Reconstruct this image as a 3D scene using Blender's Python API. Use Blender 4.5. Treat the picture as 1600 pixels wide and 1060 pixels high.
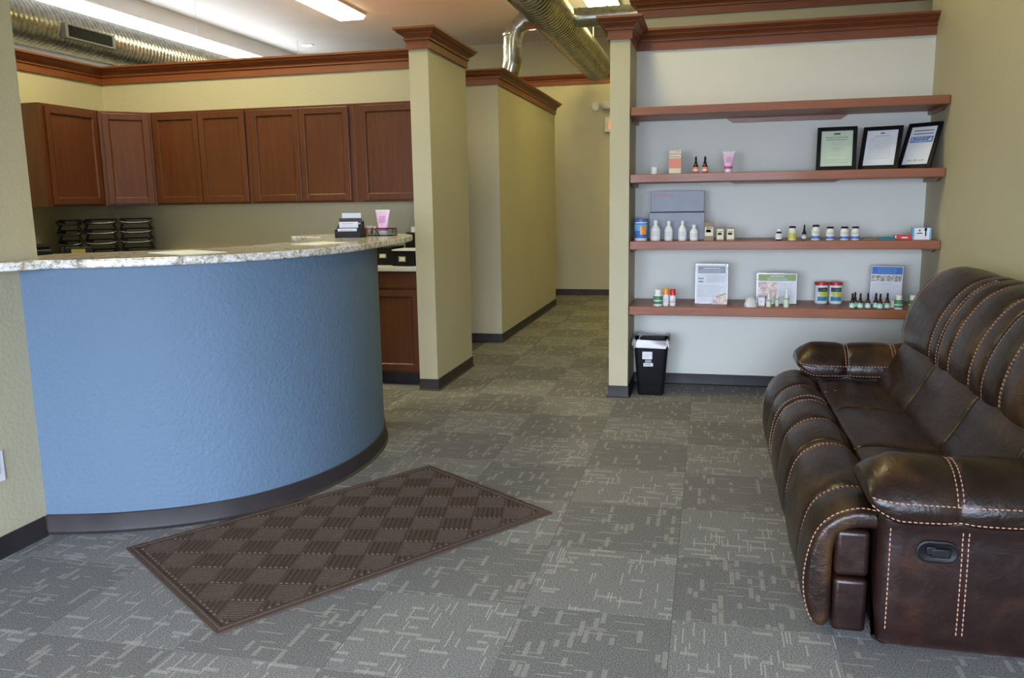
import bpy, bmesh, math, random
from mathutils import Vector, Matrix
random.seed(7)
S = 0.862                      # survey units -> metres
C = bpy.context.scene
COL = C.collection
for o in list(bpy.data.objects): bpy.data.objects.remove(o)
PI = math.pi
H = 4.3                        # ceiling height (survey units)

# ------------------------------------------------------------------ camera
cam = bpy.data.cameras.new('camera'); camo = bpy.data.objects.new('camera', cam); COL.objects.link(camo)
cam.sensor_width = 36; cam.sensor_fit = 'HORIZONTAL'; cam.lens = 1287.2/1600*36
cam.clip_start = .05; cam.clip_end = 100
yaw, pit, rol = 0.235111533, 0.166981264, -0.0156901946
cy, sy, cp, sp = math.cos(yaw), math.sin(yaw), math.cos(pit), math.sin(pit)
f = Vector((-sy*cp, cy*cp, -sp)); r = Vector((cy, sy, 0)); u = r.cross(f)
r2 = math.cos(rol)*r+math.sin(rol)*u; u2 = -math.sin(rol)*r+math.cos(rol)*u
M = Matrix((r2, u2, -f)).transposed().to_4x4()
M.translation = Vector((0.10253, -2.96118, 1.58015))*S
camo.matrix_world = M
C.camera = camo
# ------------------------------------------------------------------ world, exposure
C.view_settings.view_transform = 'Standard'; C.view_settings.look = 'None'
C.view_settings.exposure = 0.0; C.view_settings.gamma = 1.0; C.view_settings.use_curve_mapping = False
W = bpy.data.worlds.new('overcast_sky'); C.world = W; W.use_nodes = True
bg = W.node_tree.nodes['Background']
bg.inputs[0].default_value = (.68, .78, 1.0, 1); bg.inputs[1].default_value = 34.0
def portal(name, x, y, z, w, h, rot):
    l = bpy.data.lights.new(name, 'AREA'); l.shape = 'RECTANGLE'; l.size = w*S; l.size_y = h*S
    l.cycles.is_portal = True
    o = bpy.data.objects.new(name, l); COL.objects.link(o); o.location = Vector((x, y, z))*S; o.rotation_euler = rot
WINS = [(-2.75, -.95, .10, 2.45), (-.75, 1.5, .08, 2.45)]     # x0,x1,z0,z1 of the shop-front glazing behind the camera
for k, (x0, x1, z0, z1) in enumerate(WINS):
    portal('daylight_portal', (x0+x1)/2, -4.69, (z0+z1)/2, x1-x0, z1-z0, (PI/2, 0, 0))
def lamp(name, x, y, z, w, h, power, col, rot=(0, 0, 0)):
    l = bpy.data.lights.new(name, 'AREA'); l.shape = 'RECTANGLE'; l.size = w*S; l.size_y = h*S
    l.energy = power; l.color = col
    o = bpy.data.objects.new(name, l); COL.objects.link(o); o.location = Vector((x, y, z))*S; o.rotation_euler = rot
    return o
WARM = (1.0, .90, .52)
FIX = [(-5.06, 8.0, 1.7, .46, 60), (-1.42, 8.75, 1.5, .46, 40), (-4.3, 2.4, 1.5, .46, 75), (-.2, 6.9, 1.5, .46, 34), (-.7, 2.5, 1.5, .46, 15)]   # x, y, length, width, W

# ------------------------------------------------------------------ node helpers
class NT:
    def __init__(s, name):
        s.m = bpy.data.materials.new(name); s.m.use_nodes = True
        s.n = s.m.node_tree.nodes; s.l = s.m.node_tree.links
        s.b = s.n['Principled BSDF']
    def put(s, sock, v):
        if v is None: return
        if hasattr(v, 'is_linked') or hasattr(v, 'links'): s.l.new(v, sock)
        else:
            if isinstance(v, (tuple, list)) and len(v) == 3 and sock.type == 'RGBA': v = (*v, 1)
            sock.default_value = v
    def math(s, op, a, b=None, c=None):
        n = s.n.new('ShaderNodeMath'); n.operation = op
        s.put(n.inputs[0], a); s.put(n.inputs[1], b); s.put(n.inputs[2], c); return n.outputs[0]
    def coord(s, kind='Object'):
        return s.n.new('ShaderNodeTexCoord').outputs[kind]
    def mapping(s, v, sc=(1, 1, 1), rot=(0, 0, 0), loc=(0, 0, 0)):
        n = s.n.new('ShaderNodeMapping'); s.l.new(v, n.inputs[0])
        n.inputs[1].default_value = loc; n.inputs[2].default_value = rot; n.inputs[3].default_value = sc; return n.outputs[0]
    def noise(s, v, scale, detail=2, rough=.5, dist=0):
        n = s.n.new('ShaderNodeTexNoise'); s.l.new(v, n.inputs['Vector']); n.inputs['Scale'].default_value = scale
        n.inputs['Detail'].default_value = detail; n.inputs['Roughness'].default_value = rough; n.inputs['Distortion'].default_value = dist
        return n.outputs[0]
    def vor(s, v, scale, out=0, feat='F1'):
        n = s.n.new('ShaderNodeTexVoronoi'); n.feature = feat; s.l.new(v, n.inputs['Vector']); n.inputs['Scale'].default_value = scale
        return n.outputs[out]
    def white(s, a, b, c):
        cx = s.n.new('ShaderNodeCombineXYZ'); s.put(cx.inputs[0], a); s.put(cx.inputs[1], b); s.put(cx.inputs[2], c)
        n = s.n.new('ShaderNodeTexWhiteNoise'); n.noise_dimensions = '3D'; s.l.new(cx.outputs[0], n.inputs[0]); return n.outputs[0]
    def ramp(s, v, stops, interp='LINEAR'):
        n = s.n.new('ShaderNodeValToRGB'); s.l.new(v, n.inputs[0]); cr = n.color_ramp; cr.interpolation = interp
        while len(cr.elements) < len(stops): cr.elements.new(.5)
        for e, (p, c) in zip(cr.elements, stops):
            e.position = p; e.color = (*c, 1) if isinstance(c, (tuple, list)) else (c, c, c, 1)
        return n.outputs[0]
    def mix(s, fac, a, b):
        n = s.n.new('ShaderNodeMix'); n.data_type = 'RGBA'; s.put(n.inputs[0], fac); s.put(n.inputs[6], a); s.put(n.inputs[7], b); return n.outputs[2]
    def bump(s, hgt, strength=.3, dist=.01):
        n = s.n.new('ShaderNodeBump'); s.l.new(hgt, n.inputs['Height']); n.inputs['Strength'].default_value = strength
        n.inputs['Distance'].default_value = dist; s.l.new(n.outputs[0], s.b.inputs['Normal'])
    def set(s, **k):
        names = dict(col='Base Color', rough='Roughness', metal='Metallic', spec='Specular IOR Level', trans='Transmission Weight',
                     alpha='Alpha', coat='Coat Weight', coatr='Coat Roughness', emit='Emission Color', es='Emission Strength', ior='IOR', sheen='Sheen Weight')
        for a, v in k.items(): s.put(s.b.inputs[names[a]], v)
        return s.m

def plain(name, col, rough=.5, metal=0, **k):
    t = NT(name); nz = t.noise(t.coord(), 9, 3)
    c2 = tuple(c*.86 for c in col)
    t.set(col=t.ramp(nz, [(.3, c2), (.7, col)]), rough=rough, metal=metal, **k)
    return t.m
def paint(name, col, bump=.35):
    t = NT(name); co = t.coord()
    n1 = t.noise(co, 55, 3, .55); n2 = t.noise(co, 1.2, 2)
    c2 = tuple(c*.94 for c in col)
    t.set(col=t.ramp(n2, [(.35, c2), (.65, col)]), rough=.62, spec=.35)
    t.bump(n1, bump, .006); return t.m
def wood(name, a, b, rough=.38, along='x', coat=.25):
    t = NT(name); co = t.coord()
    sc = {'x': (1.2, 14, 14), 'z': (14, 14, 1.2), 'y': (14, 1.2, 14)}[along]
    g = t.noise(t.mapping(co, sc), 2.6, 6, .6, .6); g2 = t.noise(co, 2.0, 2)
    v = t.math('ADD', t.math('MULTIPLY', g, .7), t.math('MULTIPLY', g2, .3))
    t.set(col=t.ramp(v, [(.32, a), (.62, b)]), rough=rough, coat=coat, coatr=.12 if rough > .48 else .3)
    t.bump(g, .08, .002); return t.m
def emis(name, col, strength):
    t = NT(name); t.set(col=col, emit=(*col, 1), es=strength); return t.m

MT = {}
MT['wall'] = paint('khaki_wall_paint', (.49, .45, .30))
MT['niche'] = paint('pale_grey_wall_paint', (.71, .72, .64), .15)
MT['ceiling'] = paint('ceiling_paint', (.80, .77, .76), .1)
MT['blue'] = paint('blue_textured_paint', (.110, .172, .245), .75)
MT['trim'] = wood('cherry_trim_wood', (.15, .038, .008), (.225, .062, .014), .5, coat=.02)
MT['cab'] = wood('cherry_cabinet_wood', (.062, .0165, .0045), (.105, .030, .008), .38, 'z', coat=.15)
MT['shelf'] = wood('shelf_board_wood', (.19, .055, .016), (.30, .092, .027), .5, coat=.12)
MT['shelftop'] = wood('shelf_board_wood_cleat', (.18, .06, .022), (.25, .09, .035), .4)
MT['white'] = plain('white_plastic', (.8, .8, .8), .4)
MT['black'] = plain('black_plastic', (.007, .007, .008), .48, spec=.22)
MT['darkgrey'] = plain('dark_grey_plastic', (.16, .15, .14), .35)
MT['wiregrey'] = plain('galvanised_wire', (.6, .6, .6), .5)
MT['offwhite'] = plain('off_white_laminate', (.62, .60, .55), .4)
MT['chrome'] = plain('brushed_chrome', (.6, .6, .62), .25, 1)
MT['paper'] = plain('white_paper', (.82, .84, .86), .7)
MT['ink'] = plain('dark_print_ink', (.05, .05, .055), .7)
MT['greyink'] = plain('grey_print_ink', (.36, .37, .40), .7)
MT['red'] = plain('red_plastic', (.62, .02, .03), .35)
MT['orange'] = plain('orange_plastic', (.9, .32, .02), .35)
MT['green'] = plain('green_print', (.03, .22, .09), .5)
MT['lgreen'] = plain('pale_green_print', (.58, .72, .50), .5)
MT['mint'] = plain('mint_print', (.30, .62, .46), .5)
MT['amber'] = plain('amber_glass', (.055, .016, .006), .12)
MT['pink'] = plain('pink_tube_plastic', (.80, .55, .72), .35)
MT['magenta'] = plain('magenta_print', (.50, .06, .34), .4)
MT['salmon'] = plain('salmon_print', (.72, .24, .14), .5)
MT['blueprint'] = plain('blue_print', (.06, .18, .52), .45)
MT['sky'] = plain('light_blue_print', (.16, .45, .75), .45)
MT['kraft'] = plain('kraft_print', (.28, .20, .12), .6)
MT['cream'] = plain('cream_print', (.72, .70, .52), .6)
MT['yellow'] = plain('yellow_green_print', (.60, .58, .06), .5)
MT['silver'] = plain('silver_grey_card', (.23, .25, .27), .45, .1)
MT['teal'] = plain('teal_fabric', (.02, .22, .32), .6)
MT['olive'] = plain('olive_green_header', (.32, .42, .16), .6)
MT['photo'] = NT('photo_print').m
_t = NT('faded_photo_print'); _t.set(col=_t.ramp(_t.noise(_t.coord(), 60, 3), [(.35, (.12, .10, .08)), (.5, (.45, .42, .38)), (.65, (.75, .72, .66))]), rough=.5); MT['photo'] = _t.m
_t = NT('skin_toned_photo_print'); _t.set(col=_t.ramp(_t.noise(_t.coord(), 30, 3), [(.35, (.32, .34, .5)), (.5, (.7, .5, .38)), (.65, (.85, .74, .66))]), rough=.5); MT['photo2'] = _t.m
_t = NT('clear_plastic'); _t.set(col=(.95, .95, .95), rough=.06, trans=.95, ior=1.45); MT['clear'] = _t.m
_t = NT('frosted_plastic'); _t.set(col=(.78, .84, .82), rough=.25, trans=.35, ior=1.4); MT['frost'] = _t.m
_t = NT('window_glass'); _t.set(col=(.9, .95, .95), rough=0.02, alpha=.07, spec=.5); MT['glass'] = _t.m
_t = NT('bin_liner_film'); _t.set(col=(.50, .48, .46), rough=.22, alpha=.62, spec=.9); MT['liner'] = _t.m
_t = NT('base_rubber'); _t.set(col=_t.ramp(_t.noise(_t.coord(), 6, 3), [(.3, (.022, .018, .018)), (.7, (.036, .030, .031))]), rough=.55, spec=.35); MT['rubber'] = _t.m

def mk_granite():
    t = NT('speckled_granite'); co = t.coord()
    a = t.noise(co, 26, 5, .7, 1.2); b = t.vor(t.mapping(co, (1, 1, 1)), 70, 0); c = t.noise(co, 90, 3, .6)
    col = t.ramp(a, [(.30, (.10, .10, .13)), (.40, (.36, .31, .22)), (.5, (.62, .60, .55)), (.62, (.78, .77, .74))])
    dark = t.math('LESS_THAN', t.math('ADD', b, t.math('MULTIPLY', c, .5)), .42)
    col = t.mix(t.math('MULTIPLY', dark, .75), col, (.10, .09, .09))
    gold = t.math('GREATER_THAN', t.noise(co, 14, 3, .6), .60)
    col = t.mix(t.math('MULTIPLY', gold, .5), col, (.42, .32, .15))
    t.set(col=col, rough=.12, spec=.55); return t.m
MT['granite'] = mk_granite()

def mk_metal(name='galvanised_duct_metal'):
    t = NT(name); co = t.coord(); v = t.vor(co, 30, 1)
    sep = t.n.new('ShaderNodeSeparateColor'); t.l.new(v, sep.inputs[0])
    t.set(col=t.ramp(sep.outputs[0], [(0, (.42, .42, .38)), (1, (.62, .61, .54))]), metal=.95, rough=.24); return t.m
MT['duct'] = mk_metal()

def mk_carpet(name, base, hi, seed):
    t = NT(name); co = t.coord(); sx = t.n.new('ShaderNodeSeparateXYZ'); t.l.new(co, sx.inputs[0])
    x, y = sx.outputs[0], sx.outputs[1]
    rnd = t.n.new('ShaderNodeObjectInfo').outputs['Random']; rnd = t.math('MULTIPLY', rnd, 371.7)
    X = t.math('ADD', t.math('DIVIDE', x, .5), .5); Y = t.math('ADD', t.math('DIVIDE', y, .5), .5)
    # thick dashes running along local y
    n = 24
    cu = t.math('FLOOR', t.math('MULTIPLY', X, n)); fu = t.math('FRACT', t.math('MULTIPLY', X, n))
    off = t.white(cu, rnd, seed)
    yy = t.math('ADD', t.math('MULTIPLY', Y, 4.6), t.math('MULTIPLY', off, 7))
    cell = t.math('FLOOR', yy); fy = t.math('FRACT', yy)
    hs = t.white(cu, cell, t.math('ADD', rnd, 3))
    ln = t.math('ADD', .25, t.math('MULTIPLY', t.white(cell, cu, t.math('ADD', rnd, 9)), .75))
    on = t.math('MULTIPLY', t.math('GREATER_THAN', hs, .79), t.math('LESS_THAN', fy, ln))
    on = t.math('MULTIPLY', on, t.math('LESS_THAN', t.math('ABSOLUTE', t.math('SUBTRACT', fu, .5)), .38))
    rib = t.math('FRACT', t.math('MULTIPLY', Y, 105)); rib = t.math('GREATER_THAN', rib, .36)
    on = t.math('MULTIPLY', on, t.math('ADD', .25, t.math('MULTIPLY', rib, .75)))
    # thin lines running along local x
    m_ = 46
    cv = t.math('FLOOR', t.math('MULTIPLY', Y, m_)); fv = t.math('FRACT', t.math('MULTIPLY', Y, m_))
    off2 = t.white(cv, rnd, seed+5)
    xx = t.math('ADD', t.math('MULTIPLY', X, 4.2), t.math('MULTIPLY', off2, 5))
    cell2 = t.math('FLOOR', xx); fx = t.math('FRACT', xx)
    hs2 = t.white(cv, cell2, t.math('ADD', rnd, 13))
    l2 = t.math('MULTIPLY', t.math('GREATER_THAN', hs2, .84), t.math('LESS_THAN', fx, t.math('ADD', .3, t.math('MULTIPLY', off2, .6))))
    l2 = t.math('MULTIPLY', l2, t.math('LESS_THAN', t.math('ABSOLUTE', t.math('SUBTRACT', fv, .5)), .20))
    pat = t.math('MAXIMUM', t.math('MULTIPLY', on, .8), t.math('MULTIPLY', l2, .9))
    fz = t.noise(co, 190, 3, .75); fl = t.noise(co, 5, 2)
    b1 = t.mix(t.ramp(fz, [(.38, 0.0), (.62, 1.0)]), tuple(c*.48 for c in base), tuple(c*1.42 for c in base))
    b1 = t.mix(t.math('MULTIPLY', fl, .25), b1, tuple(c*.8 for c in base))
    h1 = t.mix(t.ramp(fz, [(.3, 0.0), (.7, 1.0)]), tuple(c*.75 for c in hi), tuple(c*1.1 for c in hi))
    t.set(col=t.mix(pat, b1, h1), rough=.95, spec=.1)
    t.bump(t.math('ADD', t.math('MULTIPLY', fz, .8), t.math('MULTIPLY', rib, .25)), .6, .004); return t.m
MT['carpet_a'] = mk_carpet('carpet_sheen_dark', (.185, .184, .176), (.37, .355, .315), 1)  # same carpet in both: pile-direction sheen baked into the colour, darker here
MT['carpet_b'] = mk_carpet('carpet_sheen_light', (.228, .228, .220), (.43, .42, .38), 2)  # lighter copy, standing for the sheen of quarter-turned pile
_t = NT('floor_adhesive'); _t.set(col=_t.ramp(_t.noise(_t.coord(), 300, 2), [(.3, (.05, .05, .05)), (.7, (.12, .12, .11))]), rough=.95); MT['subfloor'] = _t.m
_t = NT('brown_mat_pile'); _f = _t.noise(_t.coord(), 330, 2, .7); _t.set(col=_t.ramp(_f, [(.3, (.050, .034, .027)), (.7, (.145, .102, .080))]), rough=.95, spec=.1); _t.bump(_f, .7, .004); MT['mat'] = _t.m
def mk_leather(name, a, b, c, bs=.40):
    t = NT(name); co = t.coord(); g = t.vor(co, 240, 0); p = t.noise(co, 4.5, 3, .55, .4); q = t.noise(co, 16, 3)
    v = t.math('ADD', t.math('MULTIPLY', p, .75), t.math('MULTIPLY', q, .25))
    t.set(col=t.ramp(v, [(.40, a), (.52, b), (.64, c)]), rough=t.math('ADD', .22, t.math('MULTIPLY', q, .22)), spec=.36, coat=.05, coatr=.2)
    t.bump(t.math('ADD', t.math('MULTIPLY', t.noise(t.mapping(co, (5, 2, 5)), 4, 4, .6, 1.0), 1.0), t.math('MULTIPLY', t.noise(co, 70, 2), .12)), bs, .010)
    w = t.noise(t.mapping(co, (3, 9, 3)), 3, 3, .5, .5)
    return t.m
MT['leather'] = mk_leather('brown_leather', (.011, .0052, .0032), (.019, .0090, .0050), (.052, .024, .008))
MT['leather2'] = mk_leather('reddish_brown_leather', (.011, .0046, .0038), (.015, .0058, .0042), (.027, .0095, .005), .16)
MT['thread'] = plain('tan_thread', (.42, .22, .14), .7)
MT['meshy'] = plain('black_wire_mesh', (.016, .016, .017), .45, .4)
MT['lcd'] = plain('amber_display', (.30, .24, .05), .3)
MT['tube'] = emis('fluorescent_diffuser', (1.0, .95, .68), 9)
MT['can'] = emis('recessed_lamp_lens', (1.0, .95, .9), 5)
MT['exitred'] = emis('exit_letters', (1.0, .10, .05), 1.6)
_t = NT('clerestory_daylight_glazing'); _t.set(col=(.9, .95, 1), emit=(.88, .94, 1, 1), es=4.5); MT['clere'] = _t.m
_t = NT('asphalt'); _t.set(col=_t.ramp(_t.noise(_t.coord(), 20, 3), [(.3, (.07, .07, .07)), (.7, (.11, .11, .11))]), rough=.9); MT['ground'] = _t.m

# ------------------------------------------------------------------ mesh helpers
ORG = {}
class MB:
    def __init__(s): s.v = []; s.f = []; s.mi = []; s.cur = 0
    def add(s, vs, fs):
        o = len(s.v); s.v += [tuple(p) for p in vs]
        for q in fs: s.f.append(tuple(o+i for i in q)); s.mi.append(s.cur)
        return s
    def box(s, x0, x1, y0, y1, z0, z1):
        return s.add([(x0, y0, z0), (x1, y0, z0), (x1, y1, z0), (x0, y1, z0), (x0, y0, z1), (x1, y0, z1), (x1, y1, z1), (x0, y1, z1)],
                     [(0, 3, 2, 1), (4, 5, 6, 7), (0, 1, 5, 4), (1, 2, 6, 5), (2, 3, 7, 6), (3, 0, 4, 7)])
    def prism(s, poly, z0, z1):
        n = len(poly)
        return s.add([(x, y, z0) for x, y in poly]+[(x, y, z1) for x, y in poly],
                     [tuple(range(n-1, -1, -1)), tuple(range(n, 2*n))]+[(i, (i+1) % n, n+(i+1) % n, n+i) for i in range(n)])
    def lathe(s, prof, cx=0, cy=0, cz=0, n=20, sx=1, sy=1):
        vs = []; fs = []
        for (r, z) in prof:
            for i in range(n):
                a = 2*PI*i/n; vs.append((cx+sx*r*math.cos(a), cy+sy*r*math.sin(a), cz+z))
        for j in range(len(prof)-1):
            for i in range(n): fs.append((j*n+i, j*n+(i+1) % n, (j+1)*n+(i+1) % n, (j+1)*n+i))
        fs.append(tuple(range(n-1, -1, -1))); fs.append(tuple((len(prof)-1)*n+i for i in range(n)))
        return s.add(vs, fs)
    def tube(s, pts, rad, n=8, closed=False):
        pts = [Vector(p) for p in pts]; N = len(pts); vs = []; fs = []; pu = None
        for i, p in enumerate(pts):
            a = pts[(i-1) % N] if (i > 0 or closed) else p; b = pts[(i+1) % N] if (i < N-1 or closed) else p
            t = (b-a).normalized()
            if pu is None: pu = Vector((0, 0, 1)) if abs(t.z) < .9 else Vector((1, 0, 0))
            w = t.cross(pu)
            if w.length < 1e-6: w = t.orthogonal()
            w.normalize(); pu = w.cross(t).normalized()
            rr = rad[i] if isinstance(rad, (list, tuple)) else rad
            for k in range(n):
                q = 2*PI*k/n; vs.append(p+(w*math.cos(q)+pu*math.sin(q))*rr)
        R = N if closed else N-1
        for i in range(R):
            j = (i+1) % N
            for k in range(n): fs.append((i*n+k, i*n+(k+1) % n, j*n+(k+1) % n, j*n+k))
        if not closed: fs.append(tuple(range(n-1, -1, -1))); fs.append(tuple((N-1)*n+k for k in range(n)))
        return s.add(vs, fs)
    def loop_loft(s, rings, cap=True):
        n = len(rings[0]); vs = [p for r_ in rings for p in r_]; fs = []
        for j in range(len(rings)-1):
            for i in range(n): fs.append((j*n+i, j*n+(i+1) % n, (j+1)*n+(i+1) % n, (j+1)*n+i))
        if cap: fs.append(tuple(range(n-1, -1, -1))); fs.append(tuple((len(rings)-1)*n+i for i in range(n)))
        return s.add(vs, fs)
    def xf(s, m): s.v = [tuple(m @ Vector(p)) for p in s.v]; return s
    def build(s, name, mats, parent=None, bevel=0, smooth=0, seg=2, local=False):
        org = (0, 0, 0) if (parent is None or local) else ORG.get(parent.name, (0, 0, 0))
        me = bpy.data.meshes.new(name)
        me.from_pydata([((p[0]-org[0])*S, (p[1]-org[1])*S, (p[2]-org[2])*S) for p in s.v], [], s.f)
        mats = mats if isinstance(mats, (list, tuple)) else [mats]
        for m in mats: me.materials.append(MT[m] if isinstance(m, str) else m)
        if len(mats) > 1:
            for p, i in zip(me.polygons, s.mi): p.material_index = i
        bm = bmesh.new(); bm.from_mesh(me); bmesh.ops.recalc_face_normals(bm, faces=bm.faces); bm.to_mesh(me); bm.free()
        if smooth:
            for p in me.polygons: p.use_smooth = True
            me.set_sharp_from_angle(angle=math.radians(smooth))
        me.update()
        o = bpy.data.objects.new(name, me); COL.objects.link(o)
        if bevel:
            b = o.modifiers.new('bevel', 'BEVEL'); b.width = bevel*S; b.segments = seg; b.limit_method = 'ANGLE'; b.angle_limit = math.radians(40)
        if parent is not None: o.parent = parent; ORG[o.name] = org
        return o
def thing(name, label, cat, loc=(0, 0, 0), group=None, rot=None, local=False):
    o = bpy.data.objects.new(name, None); COL.objects.link(o); o.empty_display_size = .05
    o.location = Vector(loc)*S
    if rot: o.rotation_euler = rot
    o['label'] = label; o['category'] = cat
    if group: o['group'] = group
    ORG[o.name] = (0, 0, 0) if (local or rot) else tuple(loc)
    return o
def tag(o, label, cat, group=None):
    o['label'] = label; o['category'] = cat
    if group: o['group'] = group
    return o
def struct(o): o['kind'] = 'structure'; return o
def sweep(path, prof, closed=False, mb=None):
    """sweep a closed (out,z) profile along an xy path; outside = right-hand side of travel, mitred"""
    mb = mb or MB(); n = len(path); rings = []
    for i in range(n):
        p = Vector(path[i]); a = Vector(path[i-1]) if (i > 0 or closed) else None; b = Vector(path[(i+1) % n]) if (i < n-1 or closed) else None
        ns = []
        if a is not None: d = (p-a).normalized(); ns.append(Vector((d.y, -d.x)))
        if b is not None: d = (b-p).normalized(); ns.append(Vector((d.y, -d.x)))
        m = ns[0] if len(ns) == 1 else (ns[0]+ns[1])/(1+ns[0].dot(ns[1]))
        rings.append([(p.x+m.x*o_, p.y+m.y*o_, z) for o_, z in prof])
    if closed: rings.append(rings[0])
    return mb.loop_loft(rings, cap=not closed)
def catmull(pts, k=6, closed=False):
    P = [Vector(p) for p in pts]; n = len(P); out = []
    for i in range(n if closed else n-1):
        if closed: a, b, c, d = P[i-1], P[i], P[(i+1) % n], P[(i+2) % n]
        else: a, b, c, d = P[max(i-1, 0)], P[i], P[i+1], P[min(i+2, n-1)]
        for j in range(k):
            t = j/k; out.append(.5*((2*b)+(c-a)*t+(2*a-5*b+4*c-d)*t*t+(3*b-3*c+d-a)*t**3))
    if not closed: out.append(P[-1])
    return out

# ------------------------------------------------------------------ setting: floor, tiles
floor = struct(MB().box(-7.55, 4.25, -4.75, 11.9, -.12, -.008).build('floor', 'subfloor'))
def mk_tile(mat):
    a = .29-.0004; mb = MB()
    b = a-.0015
    mb.add([(-a, -a, -.008), (a, -a, -.008), (a, a, -.008), (-a, a, -.008), (-a, -a, -.0009), (a, -a, -.0009), (a, a, -.0009), (-a, a, -.0009), (-b, -b, 0), (b, -b, 0), (b, b, 0), (-b, b, 0)],
           [(0, 3, 2, 1), (0, 1, 5, 4), (1, 2, 6, 5), (2, 3, 7, 6), (3, 0, 4, 7), (4, 5, 9, 8), (5, 6, 10, 9), (6, 7, 11, 10), (7, 4, 8, 11), (8, 9, 10, 11)])
    o = mb.build('carpet_tile', mat, floor, local=True); return o
tA, tB = mk_tile('carpet_a'), mk_tile('carpet_b')
used = {0: False, 1: False}
cells = []
for i in range(-6, 3):
    for j in range(-4, 19):
        x, y = (i+.5)*.58, (j+.5)*.58
        if x < -3.3 and y < 0: continue
        if x > 1.75+.29 or (x > .3 and y > 4.2): continue
        if i < -4 and j > 7: continue
        cells.append((i, j, x, y))
for i, j, x, y in cells:
    k = (i+j) % 2            # 1: quarter-turned, lighter pile sheen in its colour, 0: dark
    src = tB if k else tA
    if used[k]: o = src.copy(); COL.objects.link(o); o.parent = floor
    else: o = src; used[k] = True
    o.location = (x*S, y*S, 0); o.rotation_euler = (0, 0, PI/2 if k else 0)
print('tiles', len(cells))
# ------------------------------------------------------------------ setting: walls
def wall(name, x0, x1, y0, y1, z0, z1, mat='wall'): return struct(MB().box(x0, x1, y0, y1, z0, z1).build(name, mat))
WL = -3.02; WR = 1.73
w_left = wall('wall_left', WL-.16, WL, -4.6, .36, 0, H)
w_right = wall('wall_right', WR, WR+.16, -4.6, 4.27, 0, H)
w_col = wall('wall_niche_side', -.655, -.505, 3.525, 4.24, 0, 2.90)
w_niche = struct(MB().box(-.505, WR, 4.09, 4.24, 0, 2.90).build('wall_niche_back', 'niche'))
w_pil = wall('wall_pillar', -2.26, -2.10, 3.52, 4.57, 0, 2.90)
w_rb = wall('wall_reception_back', -5.95, -2.26, 4.36, 4.50, 0, 2.90)
w_rl = wall('wall_reception_left', -5.95, -5.80, -.5, 4.36, 0, 2.90)
w_rf = wall('wall_reception_front', -5.80, WL-.16, -.6, -.45, 0, 2.90)
w_hall = wall('wall_hall', -5.4, -2.14, 5.93, 9.30, 0, 2.94)
w_end = wall('wall_end', -7.35, 2.6, 10.65, 10.8, 0, 3.53)
w_far = wall('wall_far_partition', -.55, 4.0, 5.0, 5.15, 0, 3.33)
w_rear = wall('wall_rear', -7.4, 4.1, 11.75, 11.9, 0, H)
w_outl = wall('wall_outer_left', -7.55, -7.4, -4.6, 11.9, 0, H, 'ceiling')
w_outr = wall('wall_outer_right', 4.1, 4.25, 4.27, 11.9, 0, H)
wall('wall_outer_front', 1.73+.16, 4.25, 4.12, 4.27, 0, H)
wall('wall_office_front', -7.4, WL-.16, -4.6, -4.5, 0, H)
struct(MB().box(-7.55, 4.25, -4.75, 11.9, H, H+.15).build('ceiling', 'ceiling'))
# shop front behind the camera, with its glazing
mb = MB(); xs = [-3.18]+[c for w_ in WINS for c in w_[:2]]+[1.89]
for a, b in ((-3.18, WINS[0][0]), (WINS[0][1], WINS[1][0]), (WINS[1][1], 1.89)): mb.box(a, b, -4.75, -4.6, 0, H)
for x0, x1, z0, z1 in WINS: mb.box(x0, x1, -4.75, -4.6, z1, H); mb.box(x0, x1, -4.75, -4.6, 0, z0)
struct(mb.build('wall_front', 'wall'))
for k, (x0, x1, z0, z1) in enumerate(WINS):
    mb = MB(); t_ = .05
    for a, b, c, d in ((x0, x0+t_, z0, z1), (x1-t_, x1, z0, z1), (x0+t_, x1-t_, z0, z0+t_), (x0+t_, x1-t_, z1-t_, z1), (x0+t_, x1-t_, 2.0, 2.05), ((x0+x1)/2-.025, (x0+x1)/2+.025, z0+t_, 2.0)):
        mb.box(a, b, -4.72, -4.64, c, d)
    wf = struct(mb.build('window_%d' % (k+1), 'meshy'))
    MB().box(x0+t_, x1-t_, -4.685, -4.68, z0+t_, z1-t_).build('pane', 'glass', wf)
struct(MB().box(-20, 20, -25, -4.75, -.15, -.12).build('floor_outside', 'ground'))
# clerestory glazing high on the outer left wall
wf = struct(MB().box(-7.4, -7.37, 1.0, 11.5, 3.37, 3.40).box(-7.4, -7.37, 1.0, 11.5, 4.06, 4.09).build('window_3', 'white'))
for k in range(5): MB().box(-7.395, -7.385, 1.0+k*2.1+.004, 1.0+(k+1)*2.1-.004, 3.40, 4.06).build('pane', 'clere', wf)

# crown trim
def crown_prof(z): return [(o_, z+h_) for o_, h_ in [(0, 0), (.018, 0), (.018, .064), (.032, .067), (.032, .078), (.024, .081), (.028, .090), (.046, .104), (.062, .112), (.062, .120), (.078, .122), (.074, .128), (.084, .138), (.096, .141), (.096, .158), (0, .158)]]
def crown(path, z, parent, closed=False):
    o = sweep(path, crown_prof(z), closed).build('crown_molding', 'trim', parent); return o
ZC = 2.775
crown([(-2.26, 3.52), (-2.10, 3.52), (-2.10, 4.57), (-2.26, 4.57)], ZC, w_pil, True)
crown([(-5.80, -.4), (-5.80, 4.36), (-2.26, 4.36)], ZC-.005, w_rb)
crown([(-.655, 4.24), (-.655, 3.525), (-.505, 3.525), (-.505, 4.09), (WR, 4.09)], 2.757, w_col)
crown([(-5.4, 5.93), (-2.14, 5.93), (-2.14, 9.30), (-5.4, 9.30)], 2.805, w_hall)
crown([(-7.35, 10.65), (2.6, 10.65)], 3.395, w_end)
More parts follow.
